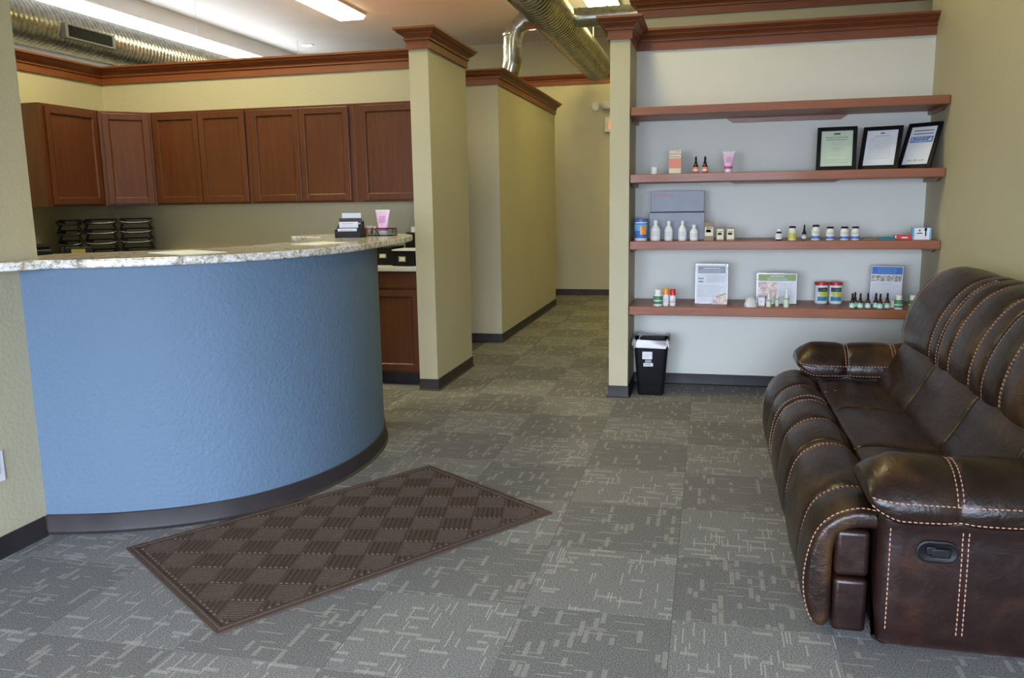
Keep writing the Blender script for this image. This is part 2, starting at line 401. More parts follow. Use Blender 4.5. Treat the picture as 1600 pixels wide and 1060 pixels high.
crown([(-.55, 5.15), (-.55, 5.0), (4.0, 5.0)], 3.195, w_far)
for nm, bx, par in (('wall_cap', (-2.26, -2.10, 3.52, 4.57, 2.90, 2.93), w_pil), ('wall_cap', (-.655, -.505, 3.525, 4.24, 2.9, 2.913), w_col), ('wall_cap', (-5.4, -2.14, 5.93, 9.3, 2.94, 2.96), w_hall)):
    MB().box(*bx).build(nm, 'trim', par)
# cove base
BP = [(0, 0), (.020, 0), (.020, .003), (.010, .010), (.006, .022), (.006, .093), (.003, .096), (0, .096)]
def base(path, name, closed=False): return struct(sweep(path, BP, closed).build(name, 'rubber', smooth=30))
base([(WL, -4.6), (WL, .225)], 'baseboard_left')
base([(WR, 4.09), (WR, -4.6)], 'baseboard_right')
base([(-.655, 4.24), (-.655, 3.525), (-.505, 3.525), (-.505, 4.09), (WR-.02, 4.09)], 'baseboard_niche')
base([(-2.26, 3.52), (-2.10, 3.52), (-2.10, 4.57), (-2.26, 4.57)], 'baseboard_pillar', False)
base([(-5.4, 5.93), (-2.14, 5.93), (-2.14, 9.30), (-5.4, 9.30)], 'baseboard_hall')
base([(-7.35, 10.65), (2.6, 10.65)], 'baseboard_end')
base([(-.55, 5.15), (-.55, 5.0), (4.0, 5.0)], 'baseboard_far_partition')

# ------------------------------------------------------------------ reception desk
Wp = [(-3.02, .24), (-2.84, .285), (-2.66, .345), (-2.40, .48), (-2.16, .695), (-1.985, 1.03), (-1.91, 1.43), (-1.94, 1.85), (-2.05, 2.2), (-2.22, 2.5)]
wc = [tuple(p) for p in catmull(Wp, 6)]
desk = thing('reception_desk', 'curved reception desk front painted textured blue, with dark rubber base', 'desk', (-2.4, 1.3, 0))
sweep(wc, [(0, 0), (0, 1.302), (-.13, 1.302), (-.13, 0)]).build('curved_front', 'blue', desk, smooth=40)
sweep(wc, [(0.001, 0), (.024, 0), (.024, .004), (.013, .011), (.008, .024), (.008, .094), (.004, .098), (0.001, .098)]).build('base_trim', 'rubber', desk, smooth=30)
outer = [(-3.019, -.02), (-2.955, .03), (-2.84, .225), (-2.62, .29), (-2.37, .44), (-2.13, .665), (-1.955, 1.02), (-1.875, 1.42), (-1.885, 1.85), (-1.91, 2.2), (-1.94, 2.5), (-2.02, 2.8), (-2.20, 3.02), (-2.5, 3.08), (-2.8, 2.98)]
oc = [tuple(p) for p in catmull(outer[2:], 6)]
inner = [(-2.93, 2.80), (-2.90, 2.62), (-2.74, 2.58), (-2.56, 2.46), (-2.50, 2.2), (-2.47, 1.9), (-2.49, 1.5), (-2.60, 1.22), (-2.84, .95), (-3.05, .78), (-3.19, .70), (-3.19, .365), (-3.02, .365)]
ic = [tuple(p) for p in catmull(inner[:11], 4)]+[inner[11], inner[12]]
MB().prism([outer[0], outer[1]]+oc+ic, 1.302, 1.342)
top = MB().prism([outer[0], outer[1]]+oc+ic, 1.302, 1.342).build('granite_countertop', 'granite', bevel=.008, seg=3, smooth=30)
tag(top, 'polished speckled granite countertop with curved edge on blue desk', 'countertop')

# ------------------------------------------------------------------ cabinets
def door_on(cab, x0, x1, z0, z1, rail=.055, th=.02, name='door'):
    """shaker door, front face at local y=-th, hinged on a cabinet whose face frame is y=0"""
    mb = MB()
    for a, b, c, d in ((x0, x0+rail, z0, z1), (x1-rail, x1, z0, z1), (x0+rail, x1-rail, z0, z0+rail), (x0+rail, x1-rail, z1-rail, z1)):
        mb.box(a, b, -th, 0, c, d)
    d_ = mb.build(name, 'cab', cab, bevel=.003, local=True)
    g = .008; a, b, c, d = x0+rail, x1-rail, z0+rail, z1-rail
    MB().add([(a, -th, c), (b, -th, c), (b, -th, d), (a, -th, d), (a+g, -.008, c+g), (b-g, -.008, c+g), (b-g, -.008, d-g), (a+g, -.008, d-g)],
             [(0, 1, 5, 4), (1, 2, 6, 5), (2, 3, 7, 6), (3, 0, 4, 7), (4, 5, 6, 7)]).build('panel', 'cab', d_, local=True)
    return d_
def cabinet(label, x, y, z, w, dep, h, doors, rot=0, name='wall_cabinet', group='cherry upper cabinets'):
    t = thing(name, label, 'cabinet', (x, y, z), group, (0, 0, rot))
    MB().box(0, w, .002, dep, 0, h).build('cabinet_body', 'cab', t, bevel=.002, local=True)
    for a, b in doors: door_on(t, a, b, .018, h-.022)
    return t
ZB, HU = 1.585, .86
cabinet('cherry double-door upper cabinet left of centre, beside the corner unit', -5.03, 4.03, ZB, 1.0, .325, HU, [(.02, .497), (.503, .98)])
cabinet('cherry double-door upper cabinet in the middle of the back row', -4.03, 4.03, ZB, 1.05, .325, HU, [(.045, .517), (.523, 1.0)])
cabinet('single wide cherry upper cabinet against the cream pillar', -2.98, 4.03, ZB, .715, .325, HU, [(.06, .70)])
cabinet('angled cherry corner wall cabinet with one door', -5.35, 3.71, ZB, .4525, .012, HU, [(.03, .425)], PI/4)
mb = MB().prism([(-5.35, 3.72), (-5.038, 4.032), (-5.038, 4.355), (-5.795, 4.355), (-5.795, 3.72)], ZB, ZB+HU)
cb = [o for o in bpy.data.objects if o.get('label', '').startswith('angled cherry')][0]
m_ = Matrix.Rotation(-PI/4, 4, 'Z') @ Matrix.Translation((5.35, -3.71, -ZB)); mb.xf(m_)
mb.build('corner_carcass', 'cab', cb, local=True)
cabinet('cherry upper cabinet on the left wall, bare side panel showing', -5.35, 3.02, ZB, .68, .445, HU, [(.05, .655)], PI/2)
# base cabinets
bx0 = -2.265
for k in range(5):
    x1 = bx0-k*.575; x0 = x1-.575
    pos = ['next to the cream pillar', 'second from the cream pillar', 'third from the cream pillar', 'fourth from the cream pillar', 'fifth from the pillar'][k]
    t = thing('base_cabinet', 'cherry base cabinet with one drawer over one door, '+pos, 'cabinet', (x0, 3.65, 0), 'cherry base cabinets', (0, 0, 0))
    MB().box(.001, .574, .002, .70, .115, 1.0).build('cabinet_body', 'cab', t, local=True)
    MB().box(.001, .574, .085, .70, 0, .115).build('toe_kick', 'rubber', t, local=True)
    door_on(t, .03, .545, .135, .835)
    MB().box(.03, .545, -.02, 0, .855, .985).build('drawer', 'cab', t, bevel=.004, local=True)
wt = MB().prism([(-5.795, .9), (-5.15, .9), (-5.15, 3.60), (-2.265, 3.60), (-2.265, 4.355), (-5.795, 4.355)], 1.0, 1.037).build('worktop', 'offwhite', bevel=.004)
tag(wt, 'off-white laminate worktop on the cherry base cabinets', 'worktop')
t = thing('base_cabinet', 'long cherry base cabinet run under the worktop on the left wall', 'cabinet', (-5.45, 2.3, 0), 'cherry base cabinets')
MB().box(-5.795, -5.18, .93, 3.62, .115, 1.0).build('cabinet_body', 'cab', t)
MB().box(-5.795, -5.26, .95, 3.6, 0, .115).build('toe_kick', 'rubber', t)

# ------------------------------------------------------------------ niche shelves
SH = [(2.200, 2.262, 'top'), (1.697, 1.762, 'second'), (1.183, 1.248, 'third'), (.668, .738, 'lowest')]
x0s, x1s = -.500, WR-.005
lab = {'top': 'empty top wooden shelf in the niche, cleat board under it', 'second': 'wooden niche shelf carrying the three black framed certificates',
       'third': 'wooden niche shelf carrying the silver-grey box and blue canister', 'lowest': 'lowest wooden niche shelf, reflecting the two red-lidded canisters'}
SB = {}
for z0, z1, nm in SH:
    t = thing('wall_shelf', lab[nm], 'shelf', (.6, 3.8, z0), 'wooden shelves in the niche')
    MB().box(x0s, x1s, 3.55, 4.088, z0, z1).build('board', 'shelf', t, bevel=.004)
    w0, w1 = (.22, 1.13) if nm == 'top' else (.25, 1.10)
    hh = .036 if nm == 'top' else .016
    MB().add([(w0, 4.045, z0-.001), (w1, 4.045, z0-.001), (w1-.05, 4.045, z0-hh), (w0+.05, 4.045, z0-hh), (w0, 4.087, z0-.001), (w1, 4.087, z0-.001), (w1-.05, 4.087, z0-hh), (w0+.05, 4.087, z0-hh)],
             [(0, 1, 2, 3), (7, 6, 5, 4), (0, 4, 5, 1), (3, 2, 6, 7), (0, 3, 7, 4), (1, 5, 6, 2)]).build('cleat', 'shelftop', t)
    for a, b in ((x0s+.001, x0s+.021), (x1s-.021, x1s-.001)):
        MB().add([(a, 3.62, z0-.001), (a, 4.08, z0-.001), (a, 4.08, z0-.03), (a, 3.70, z0-.03), (b, 3.62, z0-.001), (b, 4.08, z0-.001), (b, 4.08, z0-.03), (b, 3.70, z0-.03)],
                 [(0, 1, 2, 3), (7, 6, 5, 4), (0, 4, 5, 1), (1, 5, 6, 2), (2, 6, 7, 3), (3, 7, 4, 0)]).build('side_bracket', 'shelftop', t)
Z2, Z3, Z4 = SH[1][1], SH[2][1], SH[3][1]

# ------------------------------------------------------------------ text
def text(name, s, size, parent, x, y, z, mat='ink', rot=(PI/2, 0, 0), align='CENTER', wfit=None):
    cu = bpy.data.curves.new(name, 'FONT'); cu.body = s; cu.size = size*S; cu.align_x = align; cu.align_y = 'CENTER'; cu.resolution_u = 2
    ob = bpy.data.objects.new(name, cu); COL.objects.link(ob)
    dg = bpy.context.evaluated_depsgraph_get(); dg.update()
    me = bpy.data.meshes.new_from_object(ob.evaluated_get(dg)); bpy.data.objects.remove(ob)
    if wfit:
        xs = [v.co.x for v in me.vertices]; w = max(xs)-min(xs); k = wfit*S/w
        for v in me.vertices: v.co.x *= k
    o = bpy.data.objects.new(name, me); COL.objects.link(o); me.materials.clear(); me.materials.append(MT[mat]); o.parent = parent
    o.location = Vector((x, y, z))*S; o.rotation_euler = rot; return o
def lines(parent, x0, x1, zs, y, mat='greyink', h=.0022, ragged=.25, center=False, name='print_lines', th=.0006):
    mb = MB()
    for z in zs:
        L = (x1-x0)*(1-random.random()*ragged); a = (x0+x1)/2-L/2 if center else x0
        x = a
        while x < a+L-.002:
            w = random.uniform(.006, .018); w = min(w, a+L-x); mb.box(x, x+w, y-th, y, z-h/2, z+h/2); x += w+.003
    return mb.build(name, mat, parent, local=True)

# ------------------------------------------------------------------ small goods
def bottle(label, x, y, z, rad, h, body='white', cap='white', shoulder=.72, neck=.55, capw=.6, caph=.16, labmat=None, lab_z=(.12, .62), name='pill_bottle', group=None, ribs=False, cat='bottle', extra=None):
    t = thing(name, label, cat, (x, y, z), group, (0, 0, random.uniform(-.3, .3)))
    hb = h*(1-caph)
    MB().lathe([(rad*.9, 0), (rad, hb*.03), (rad, hb*shoulder), (rad*.94, hb*(shoulder+.08)), (rad*neck, hb*.95), (rad*neck, hb)], n=20).build('bottle_body', body, t, smooth=50, local=True)
    cr = rad*capw
    MB().lathe([(cr, hb*.985), (cr, h*.985), (cr*.93, h)], n=20).build('cap', cap, t, smooth=50, local=True)
    if labmat:
        z0, z1 = h*lab_z[0], h*lab_z[1]
        l_ = MB().lathe([(rad*1.015, z0), (rad*1.02, z0+.0005), (rad*1.02, z1-.0005), (rad*1.015, z1)], n=20).build('label', labmat, t, smooth=50, local=True)
        if extra:
            for ex in extra:
                m2, a, b = ex[:3]
                if len(ex) > 3:
                    n_ = 10; a0, a1 = ex[3], ex[4]
                    vs = [(rad*1.04*math.sin(a0+(a1-a0)*k/n_), -rad*1.04*math.cos(a0+(a1-a0)*k/n_), z_) for z_ in (h*a, h*b) for k in range(n_+1)]
                    MB().add(vs, [(k, k+1, n_+2+k, n_+1+k) for k in range(n_)]).build('print_patch', m2, l_, smooth=50, local=True); continue
                MB().lathe([(rad*1.03, h*a), (rad*1.035, h*a+.0003), (rad*1.035, h*b-.0003), (rad*1.03, h*b)], n=20).build('print_band', m2, l_, smooth=50, local=True)
        mb = MB()
        for q in range(3):
            zz = z0+(z1-z0)*(.3+.2*q)
            for a in (-.5, 0, .45):
                c_, s_ = math.sin(a), -math.cos(a); w = .25
                p = [(rad*1.045*math.sin(a+e), -rad*1.045*math.cos(a+e)) for e in (-w*.7, w*.7)]
                mb.add([(p[0][0], p[0][1], zz), (p[1][0], p[1][1], zz), (p[1][0], p[1][1], zz+.004), (p[0][0], p[0][1], zz+.004)], [(0, 1, 2, 3)])
        mb.build('label_print', 'greyink', l_, local=True)
    return t
def dropper(label, x, y, z, rad, h, labmat, group, name='dropper_bottle', rz=0, blackbody=False):
    t = thing(name, label, 'bottle', (x, y, z), group, (0, 0, rz)); hb = h*.56
    MB().lathe([(rad*.9, 0), (rad, hb*.04), (rad, hb*.72), (rad*.85, hb*.85), (rad*.5, hb*.96), (rad*.45, hb)], n=18).build('bottle_body', 'black' if blackbody else 'amber', t, smooth=50, local=True)
    MB().lathe([(rad*.55, hb*.97), (rad*.55, hb+h*.10)], n=18).build('collar', 'black', t, smooth=50, local=True)
    MB().lathe([(rad*.40, hb+h*.10), (rad*.36, hb+h*.20), (rad*.42, hb+h*.27), (rad*.30, h*.95), (rad*.12, h)], n=14).build('dropper_bulb', 'black', t, smooth=60, local=True)
    MB().lathe([(rad*1.02, hb*.1), (rad*1.03, hb*.11), (rad*1.03, hb*.66), (rad*1.02, hb*.67)], n=18).build('label', labmat, t, smooth=50, local=True)
    MB().lathe([(rad*1.035, hb*.28), (rad*1.045, hb*.29), (rad*1.045, hb*.42), (rad*1.035, hb*.43)], n=18).build('print_band', 'paper', t, smooth=50, local=True)
    return t
def carton(label, x, y, z, w, d, h, mat, name='carton', rz=0, group=None, bands=(), cat='box', writing=None):
    t = thing(name, label, cat, (x, y, z), group, (0, 0, rz))
    MB().box(-w/2, w/2, 0, d, 0, h).build('box_body', mat, t, bevel=.001, local=True)
    for (m2, a, b, x0, x1) in bands:
        MB().box(-w/2+w*x0, -w/2+w*x1, -.0012, .0001, h*a, h*b).build('printed_panel', m2, t, local=True)
    return t
def tube_of_cream(label, x, y, z, w, h, rz=0, wide=False):
    t = thing('cream_tube', label, 'tube', (x, y, z), None, (0, 0, rz)); r0 = w*.30
    MB().lathe([(r0*.95, 0), (r0, .004), (r0*.98, h*.17)], n=20).build('cap', 'white', t, smooth=50, local=True)
    rings = []; n = 24
    for k in range(9):
        q = k/8; z_ = h*(.17+.83*q); a = r0+(w/2-r0)*min(1, q*1.05); b = r0*(1-q)+.002*q
        rings.append([(a*math.cos(2*PI*i/n), b*math.sin(2*PI*i/n), z_) for i in range(n)])
    MB().loop_loft(rings).build('tube_body', 'pink', t, smooth=60, local=True)
    def band(q0, q1, mat, nm):
        rs = []
        for k in range(4):
            q = q0+(q1-q0)*k/3; z_ = h*(.17+.83*q); a = (r0+(w/2-r0)*min(1, q*1.05))*1.012; b = (r0*(1-q)+.002*q)*1.03+.0006
            rs.append([(a*math.cos(2*PI*i/n), b*math.sin(2*PI*i/n), z_) for i in range(n)])
        MB().loop_loft(rs, cap=False).build(nm, mat, t, smooth=60, local=True)
    band(.02, .16, 'magenta', 'magenta_band'); band(.93, 1.0, 'white', 'crimped_end')
    mb = MB()
    for q in (.40, .47, .54, .61, .68):
        z_ = h*(.17+.83*q); b = (r0*(1-q)+.002*q)*1.04+.001
        mb.box(-w*.24, w*.24, -b-.0008, -b+.001, z_-.002, z_+.001)
    mb.build('label_print', 'magenta', t, local=True)
    return t
# second shelf
bottle('small white plastic jar at the left end of the second shelf', -.325, 3.68, Z2, .027, .056, capw=1.1, caph=.45, neck=1.0, shoulder=.9, name='cream_jar', cat='jar')
t = carton('tall cream carton with wide salmon-orange band on second shelf', -.166, 3.66, Z2, .092, .06, .178, 'cream', bands=[('salmon', .24, .66, 0, 1), ('salmon', .82, .86, 0, 1), ('greyink', .70, .74, .2, .9), ('kraft', .71, .76, .08, .16), ('salmon', .92, .95, .6, .85)])
dropper('amber dropper bottle, left of the pair with red-orange labels', -.009, 3.68, Z2, .0215, .13, 'salmon', 'red-label dropper bottles')
dropper('amber dropper bottle, right of the pair with red-orange labels', .060, 3.68, Z2, .0215, .13, 'salmon', 'red-label dropper bottles')
tube_of_cream('pale pink cream tube with magenta band on second shelf', .235, 3.69, Z2, .090, .160)
# framed papers
def frame(label, x, y, z, w, h, yaw, lean, kind):
    t = thing('picture_frame', label, 'frame', (x, y, z+.001), 'framed papers on the second shelf', (math.radians(-lean), 0, math.radians(yaw)))
    b = .030; mb = MB()
    for a, c, d, e in ((-w/2, -w/2+b, 0, h), (w/2-b, w/2, 0, h), (-w/2+b, w/2-b, 0, b), (-w/2+b, w/2-b, h-b, h)): mb.box(a, c, -.010, .008, d, e)
    mb.build('frame_border', 'black', t, bevel=.003, local=True)
    sh = MB().box(-w/2+b-.002, w/2-b+.002, 0, .004, b-.002, h-b+.002).build('sheet', 'lgreen' if kind == 0 else 'paper', t, local=True)
    MB().box(-w/2+b, w/2-b, -.0055, -.004, b, h-b).build('glazing', 'glass', t, local=True)
    a, c = -w/2+b+.02, w/2-b-.02
    if kind == 0:
        MB().box(-.022, .022, -.001, 0, h-b-.03, h-b-.016).build('crest', 'ink', sh, local=True)
        lines(sh, a+.01, c-.01, [h-b-.05, h-b-.068], 0, 'ink', .005, .1, True)
        lines(sh, a+.05, c-.05, [h-b-.09, h-b-.104, h-b-.13, h-b-.143, h-b-.158, h-b-.185], 0, 'greyink', .003, .35, True)
        lines(sh, a, c, [b+.05, b+.03], 0, 'greyink', .003, .1, True)
    elif kind == 1:
        MB().box(-.014, .014, -.001, 0, h-b-.028, h-b-.018).build('crest', 'ink', sh, local=True)
        lines(sh, a+.03, c-.03, [h-b-.045], 0, 'ink', .003, .1, True)
        lines(sh, a, c, [h-b-.06-.012*k for k in range(15)], 0, 'greyink', .0016, .1)
    else:
        lines(sh, a, c, [h-b-.030, h-b-.055], 0, 'ink', .008, .05, True)
        MB().box(a-.008, c+.008, -.0012, 0, h-b-.125, h-b-.078).build('blue_banner', 'blueprint', sh, local=True)
        text('banner_letter', 'f', .050, sh, a+.008, -.0022, h-b-.102, 'paper')
        MB().box(c-.024, c-.004, -.0022, -.0012, h-b-.113, h-b-.099).box(c-.012, c-.005, -.0022, -.0012, h-b-.099, h-b-.088).build('thumb_icon', 'paper', sh, local=True)
        text('banner_text', 'Find us on', .020, sh, -.004, -.0022, h-b-.090, 'paper')
        text('banner_text', 'Facebook', .026, sh, -.004, -.0022, h-b-.112, 'paper')
        text('caption', 'Scan QR Code', .021, sh, 0, -.0022, b+.034, 'ink')
    MB().box(-.02, .02, .009, .012, .01, h*.6).build('backing_strut', 'black', t, local=True)
    return t
frame('black framed green certificate, leftmost of the three framed papers', 1.010, 3.70, Z2, .280, .335, -8, 17, 0)
frame('black framed page of fine text, middle of the three framed papers', 1.30, 3.70, Z2, .275, .345, -22, 24, 1)
frame('black framed sign with blue banner leaning by the right wall', 1.538, 3.675, Z2, .252, .36, -41, 24, 2)
# third shelf
bottle('blue wipes canister with orange picture at left end of third shelf', -.422, 3.66, Z3, .050, .172, body='white', cap='blueprint', shoulder=.9, neck=.97, capw=1.02, caph=.13, labmat='blueprint', lab_z=(.13, .80), extra=[('sky', .45, .75)], name='wipes_canister', cat='canister')
cv = [o for o in bpy.data.objects if o.get('label', '').startswith('blue wipes')][0]; cv.rotation_euler = (0, 0, 0)
MB().lathe([(.0522, .05), (.0524, .051), (.0524, .115), (.0522, .116)], n=40).build('tmp', 'orange', cv)
_o = bpy.data.objects['tmp']; bmx = bmesh.new(); bmx.from_mesh(_o.data)
bmesh.ops.delete(bmx, geom=[v for v in bmx.verts if not (v.co.y < -.03*S and v.co.x > -.006*S)], context='VERTS'); bmx.to_mesh(_o.data); bmx.free(); _o.name = 'orange_picture'
t = thing('display_box', 'flat silver-grey display box standing behind four white bottles', 'box', (-.15, 3.78, Z3), None, (0, 0, 0))
MB().box(-.215, .215, 0, .10, 0, .215).build('box_body', 'silver', t, bevel=.002, local=True)
MB().box(-.210, .208, .085, .10, .221, .385).build('raised_lid', 'silver', t, bevel=.002, local=True)
MB().box(-.213, .211, .08, .10, .2155, .2205).build('hinge', 'black', t, local=True)
text('lid_text', 'AccuBiotix', .036, t, -.115, .083, .355, 'red', wfit=.16)
lines(t, -.165, -.065, [.330, .318], .084, 'greyink', .004, .2, True)
text('box_text', 'NUTRI', .012, t, -.05, -.001, .195, 'greyink')
for q, (x, h, rr, lb) in enumerate([(-.307, .160, .037, 'white bottle nearest the blue wipes canister, tallest of four'), (-.205, .154, .032, 'slim white bottle, second from the blue canister'), (-.100, .154, .032, 'slim white bottle, third from the blue canister'), (-.012, .123, .032, 'shortest white bottle of the four before the grey box')]):
    bottle(lb, x, 3.65, Z3, rr, h, capw=.45, neck=.38, shoulder=.66, caph=.17, labmat='paper', lab_z=(.12, .55), name='supplement_bottle', group='white bottles before the silver-grey box')
for x, w, h, d, lb, top_ in [(.102, .072, .142, .05, 'tallest brown and green carton right of the white bottles', 1), (.186, .058, .098, .04, 'small dark-edged carton, left of the low pair', 0), (.263, .062, .098, .04, 'small dark-edged carton, right of the low pair', 0)]:
    carton(lb, x, 3.63, Z3, w, d, h, 'kraft', bands=[('cream', .10 if not top_ else .25, .90 if not top_ else .74, .08, .92), ('olive', .45, .60, .2, .7), ('greyink', .66, .70, .2, .85)], group='brown cartons on the third shelf')
bottle('small black bottle with white cap and label on third shelf', .619, 3.64, Z3, .024, .087, body='black', cap='white', labmat='paper', lab_z=(.1, .6), capw=.65, caph=.22)
bottle('white bottle with black cap and yellow-green label', .716, 3.64, Z3, .030, .106, cap='black', labmat='yellow', lab_z=(.1, .68), capw=.8, caph=.12, neck=.7, extra=[('cream', .5, .66)])
dropper('slim black dropper bottle between two white pill bottles', .801, 3.64, Z3, .017, .118, 'greyink', None, blackbody=True)
for x, h, lb in [(.883, .115, 'tallest black-capped white bottle, right of the black dropper'), (.985, .100, 'black-capped white bottle, second of the blue-label four'), (1.085, .100, 'black-capped white bottle, third of the blue-label four'), (1.161, .100, 'black-capped white bottle, last of the blue-label four')]:
    bottle(lb, x, 3.64, Z3, .030, h, cap='black', labmat='paper', lab_z=(.08, .70), capw=.8, caph=.12, neck=.7, extra=[('blueprint', .10, .30), ('cream', .42, .66)], group='white bottles with blue labels')
# folded pouch: orange-brown and teal
t = thing('folded_pouch', 'flat folded pouch, part brown part teal, lying on third shelf', 'pouch', (1.34, 3.62, Z3), None, (0, 0, 0))
def pillow(x0, x1, y0, y1, h, mat, nm, par):
    n = 10; vs = []; fs = []
    for i in range(n+1):
        for j in range(n+1):
            a, b = i/n, j/n; hh = h*(4*a*(1-a))**.45*(4*b*(1-b))**.45+.001
            vs.append((x0+(x1-x0)*a, y0+(y1-y0)*b, hh))
    for i in range(n):
        for j in range(n): fs.append((i*(n+1)+j, (i+1)*(n+1)+j, (i+1)*(n+1)+j+1, i*(n+1)+j+1))
    k = len(vs); vs += [(x0, y0, 0), (x1, y0, 0), (x1, y1, 0), (x0, y1, 0)]; fs.append((k, k+3, k+2, k+1))
    MB().add(vs, fs).build(nm, mat, par, smooth=60, local=True)
pillow(-.115, -.02, -.02, .08, .016, 'kraft', 'brown_flap', t); pillow(-.03, .115, -.03, .07, .022, 'teal', 'teal_panel', t)
carton('small dark red carton lying beside the white and blue box', 1.492, 3.63, Z3, .118, .05, .035, 'red', bands=[('paper', .1, .9, .02, .1), ('paper', .35, .6, .4, .75)])
bpy.data.objects[0]
t = carton('white box with blue ends at the right end of third shelf', 1.615, 3.62, Z3, .125, .07, .088, 'sky', bands=[('paper', .03, .98, .09, .90), ('sky', .72, 1.0, .62, .75), ('sky', .30, .70, .66, .73), ('greyink', .70, .85, .32, .40), ('greyink', .50, .58, .22, .52)])
# lowest shelf
bottle('white bottle with dark green label, leftmost on lowest shelf', -.278, 3.595, Z4, .035, .130, labmat='green', lab_z=(.14, .62), capw=.75, caph=.2, neck=.7, extra=[('lgreen', .30, .38)])
bottle('white bottle with orange cap beside the green-label bottle', -.217, 3.61, Z4, .0235, .139, cap='orange', labmat='paper', lab_z=(.1, .5), capw=.92, caph=.34, neck=.9, shoulder=.8)
bottle('white bottle with red cap beside the orange-capped bottle', -.164, 3.61, Z4, .0235, .134, cap='red', labmat='paper', lab_z=(.1, .5), capw=.92, caph=.36, neck=.9, shoulder=.8, extra=[('red', .22, .27)])
def sign(label, x, y, w, h, yaw, lean, kind):
    t = thing('counter_sign', label, 'sign', (x, y, Z4+.001), None, (math.radians(-lean), 0, math.radians(yaw)))
    MB().box(-w/2, w/2, 0, .004, 0, h).build('acrylic_stand', 'clear', t, bevel=.001, local=True)
    MB().box(-w/2, w/2, .003, .09, 0, .004).build('acrylic_foot', 'clear', t, local=True)
    sh = MB().box(-w/2+.006, w/2-.006, -.0012, -.0002, .005, h-.006).build('sheet', 'paper', t, local=True)
    a, b, Y = -w/2+.02, w/2-.02, -.0012
    if kind == 0:
        MB().box(a, b, Y-.001, Y, h-.075, h-.02).build('header', 'greyink', sh, local=True)
        lines(sh, a+.04, b-.04, [h-.036], Y-.001, 'paper', .008, .05, True); lines(sh, a+.01, b-.01, [h-.052, h-.064], Y-.001, 'paper', .003, .2)
        for k in range(2): lines(sh, a+.005, a+.045, [h-.115-k*.024, h-.121-k*.024], Y, 'ink', .005, .1)
        lines(sh, a+.07, b, [h-.09-.011*k for k in range(6)], Y); lines(sh, a, b, [h-.175-.0105*k for k in range(9)], Y)
    elif kind == 1:
        MB().box(a-.006, b+.006, Y-.001, Y, h-.062, h-.012).build('header', 'olive', sh, local=True)
        lines(sh, a+.08, b-.08, [h-.026], Y-.001, 'paper', .008, .05, True); lines(sh, a+.06, b-.06, [h-.042, h-.053], Y-.001, 'paper', .004, .1, True)
        MB().box(a-.006, a+.14, Y-.001, Y, h-.20, h-.07).build('picture', 'photo2', sh, local=True)
        lines(sh, a+.155, b, [h-.082-.012*k for k in range(11)], Y)
    else:
        MB().box(a-.010, b+.010, Y-.001, Y, h-.070, h-.012).build('header', 'blueprint', sh, local=True)
        lines(sh, a+.03, b-.03, [h-.027, h-.042, h-.056], Y-.001, 'sky', .005, .1, True)
        MB().box(a-.010, a+.088, Y-.001, Y, h-.125, h-.078).build('picture', 'photo', sh, local=True)
        MB().box(a+.094, b+.006, Y-.001, Y, h-.125, h-.078).build('picture', 'photo', sh, local=True)
        lines(sh, a-.005, b, [h-.143-.011*k for k in range(11)], Y)
    return t
sign('portrait white sheet sign with grey header in clear stand', .131, 3.775, .252, .318, 0, 4, 0)
sign('landscape sign with olive green header in clear stand', .632, 3.79, .308, .246, 0, 4, 1)
sign('portrait sign with blue header and photos, behind the droppers', 1.43, 3.82, .235, .312, -14, 17, 2)
t = thing('leaflet', 'small photo leaflet propped before the grey-header sign', 'leaflet', (.196, 3.735, Z4+.001), None, (math.radians(-4), 0, 0))
MB().box(-.054, .054, -.001, 0, 0, .055).build('card', 'photo2', t, local=True)
MB().add([(-.054, -.0015, .055), (.054, -.0015, .055), (.054, -.0015, .095)], [(0, 1, 2)]).build('card_corner', 'cream', t, local=True)
MB().add([(-.03, -.002, .058), (.045, -.002, .089), (.047, -.002, .084), (-.026, -.002, .053)], [(0, 1, 2, 3)]).build('card_stripe', 'kraft', t, local=True)
t = thing('plastic_dome', 'crumpled clear plastic dome pack beside the olive-header sign', 'packaging', (.427, 3.62, Z4), None, (0, 0, 0))
mb = MB(); prof = []
rr_ = [(0.050, 0), (.050, .012), (.046, .030), (.037, .052), (.022, .068), (.004, .074)]
mb.lathe(rr_, n=14); mb.v = [(x*(1+.12*random.uniform(-1, 1)), y*(1+.12*random.uniform(-1, 1)), z*(1+.05*random.uniform(-1, 1)) if z > 0 else 0) for x, y, z in mb.v]
mb.build('dome', 'frost', t, local=True); MB().lathe([(.026, .001), (.026, .020), (.02, .026)], n=14).build('white_insert', 'white', t, smooth=50, local=True)
carton('tiny white carton with teal line before the olive-header sign', .512, 3.69, Z4, .050, .02, .070, 'paper', bands=[('teal', .90, .96, .05, .95), ('greyink', .45, .55, .35, .6)])
def spray(label, x, y, rad, h, rz=0):
    t = thing('spray_bottle', label, 'bottle', (x, y, Z4), 'small frosted spray bottles', (0, 0, rz)); hb = h*.62
    MB().lathe([(rad*.95, 0), (rad, .004), (rad, hb*.88), (rad*.6, hb)], n=18).build('bottle_body', 'frost', t, smooth=50, local=True)
    MB().lathe([(rad*1.02, hb*.1), (rad*1.03, hb*.12), (rad*1.03, hb*.68), (rad*1.02, hb*.7)], n=18).build('label', 'lgreen', t, smooth=50, local=True)
    MB().lathe([(rad*1.04, hb*.72), (rad*1.05, hb*.73), (rad*1.05, hb*.78), (rad*1.04, hb*.79)], n=18).build('green_ring', 'green', t, smooth=50, local=True)
    MB().lathe([(rad*.62, hb*.97), (rad*.60, hb+h*.08), (rad*.38, hb+h*.10), (rad*.36, h*.96), (rad*.28, h)], n=16).build('spray_cap', 'white', t, smooth=50, local=True)
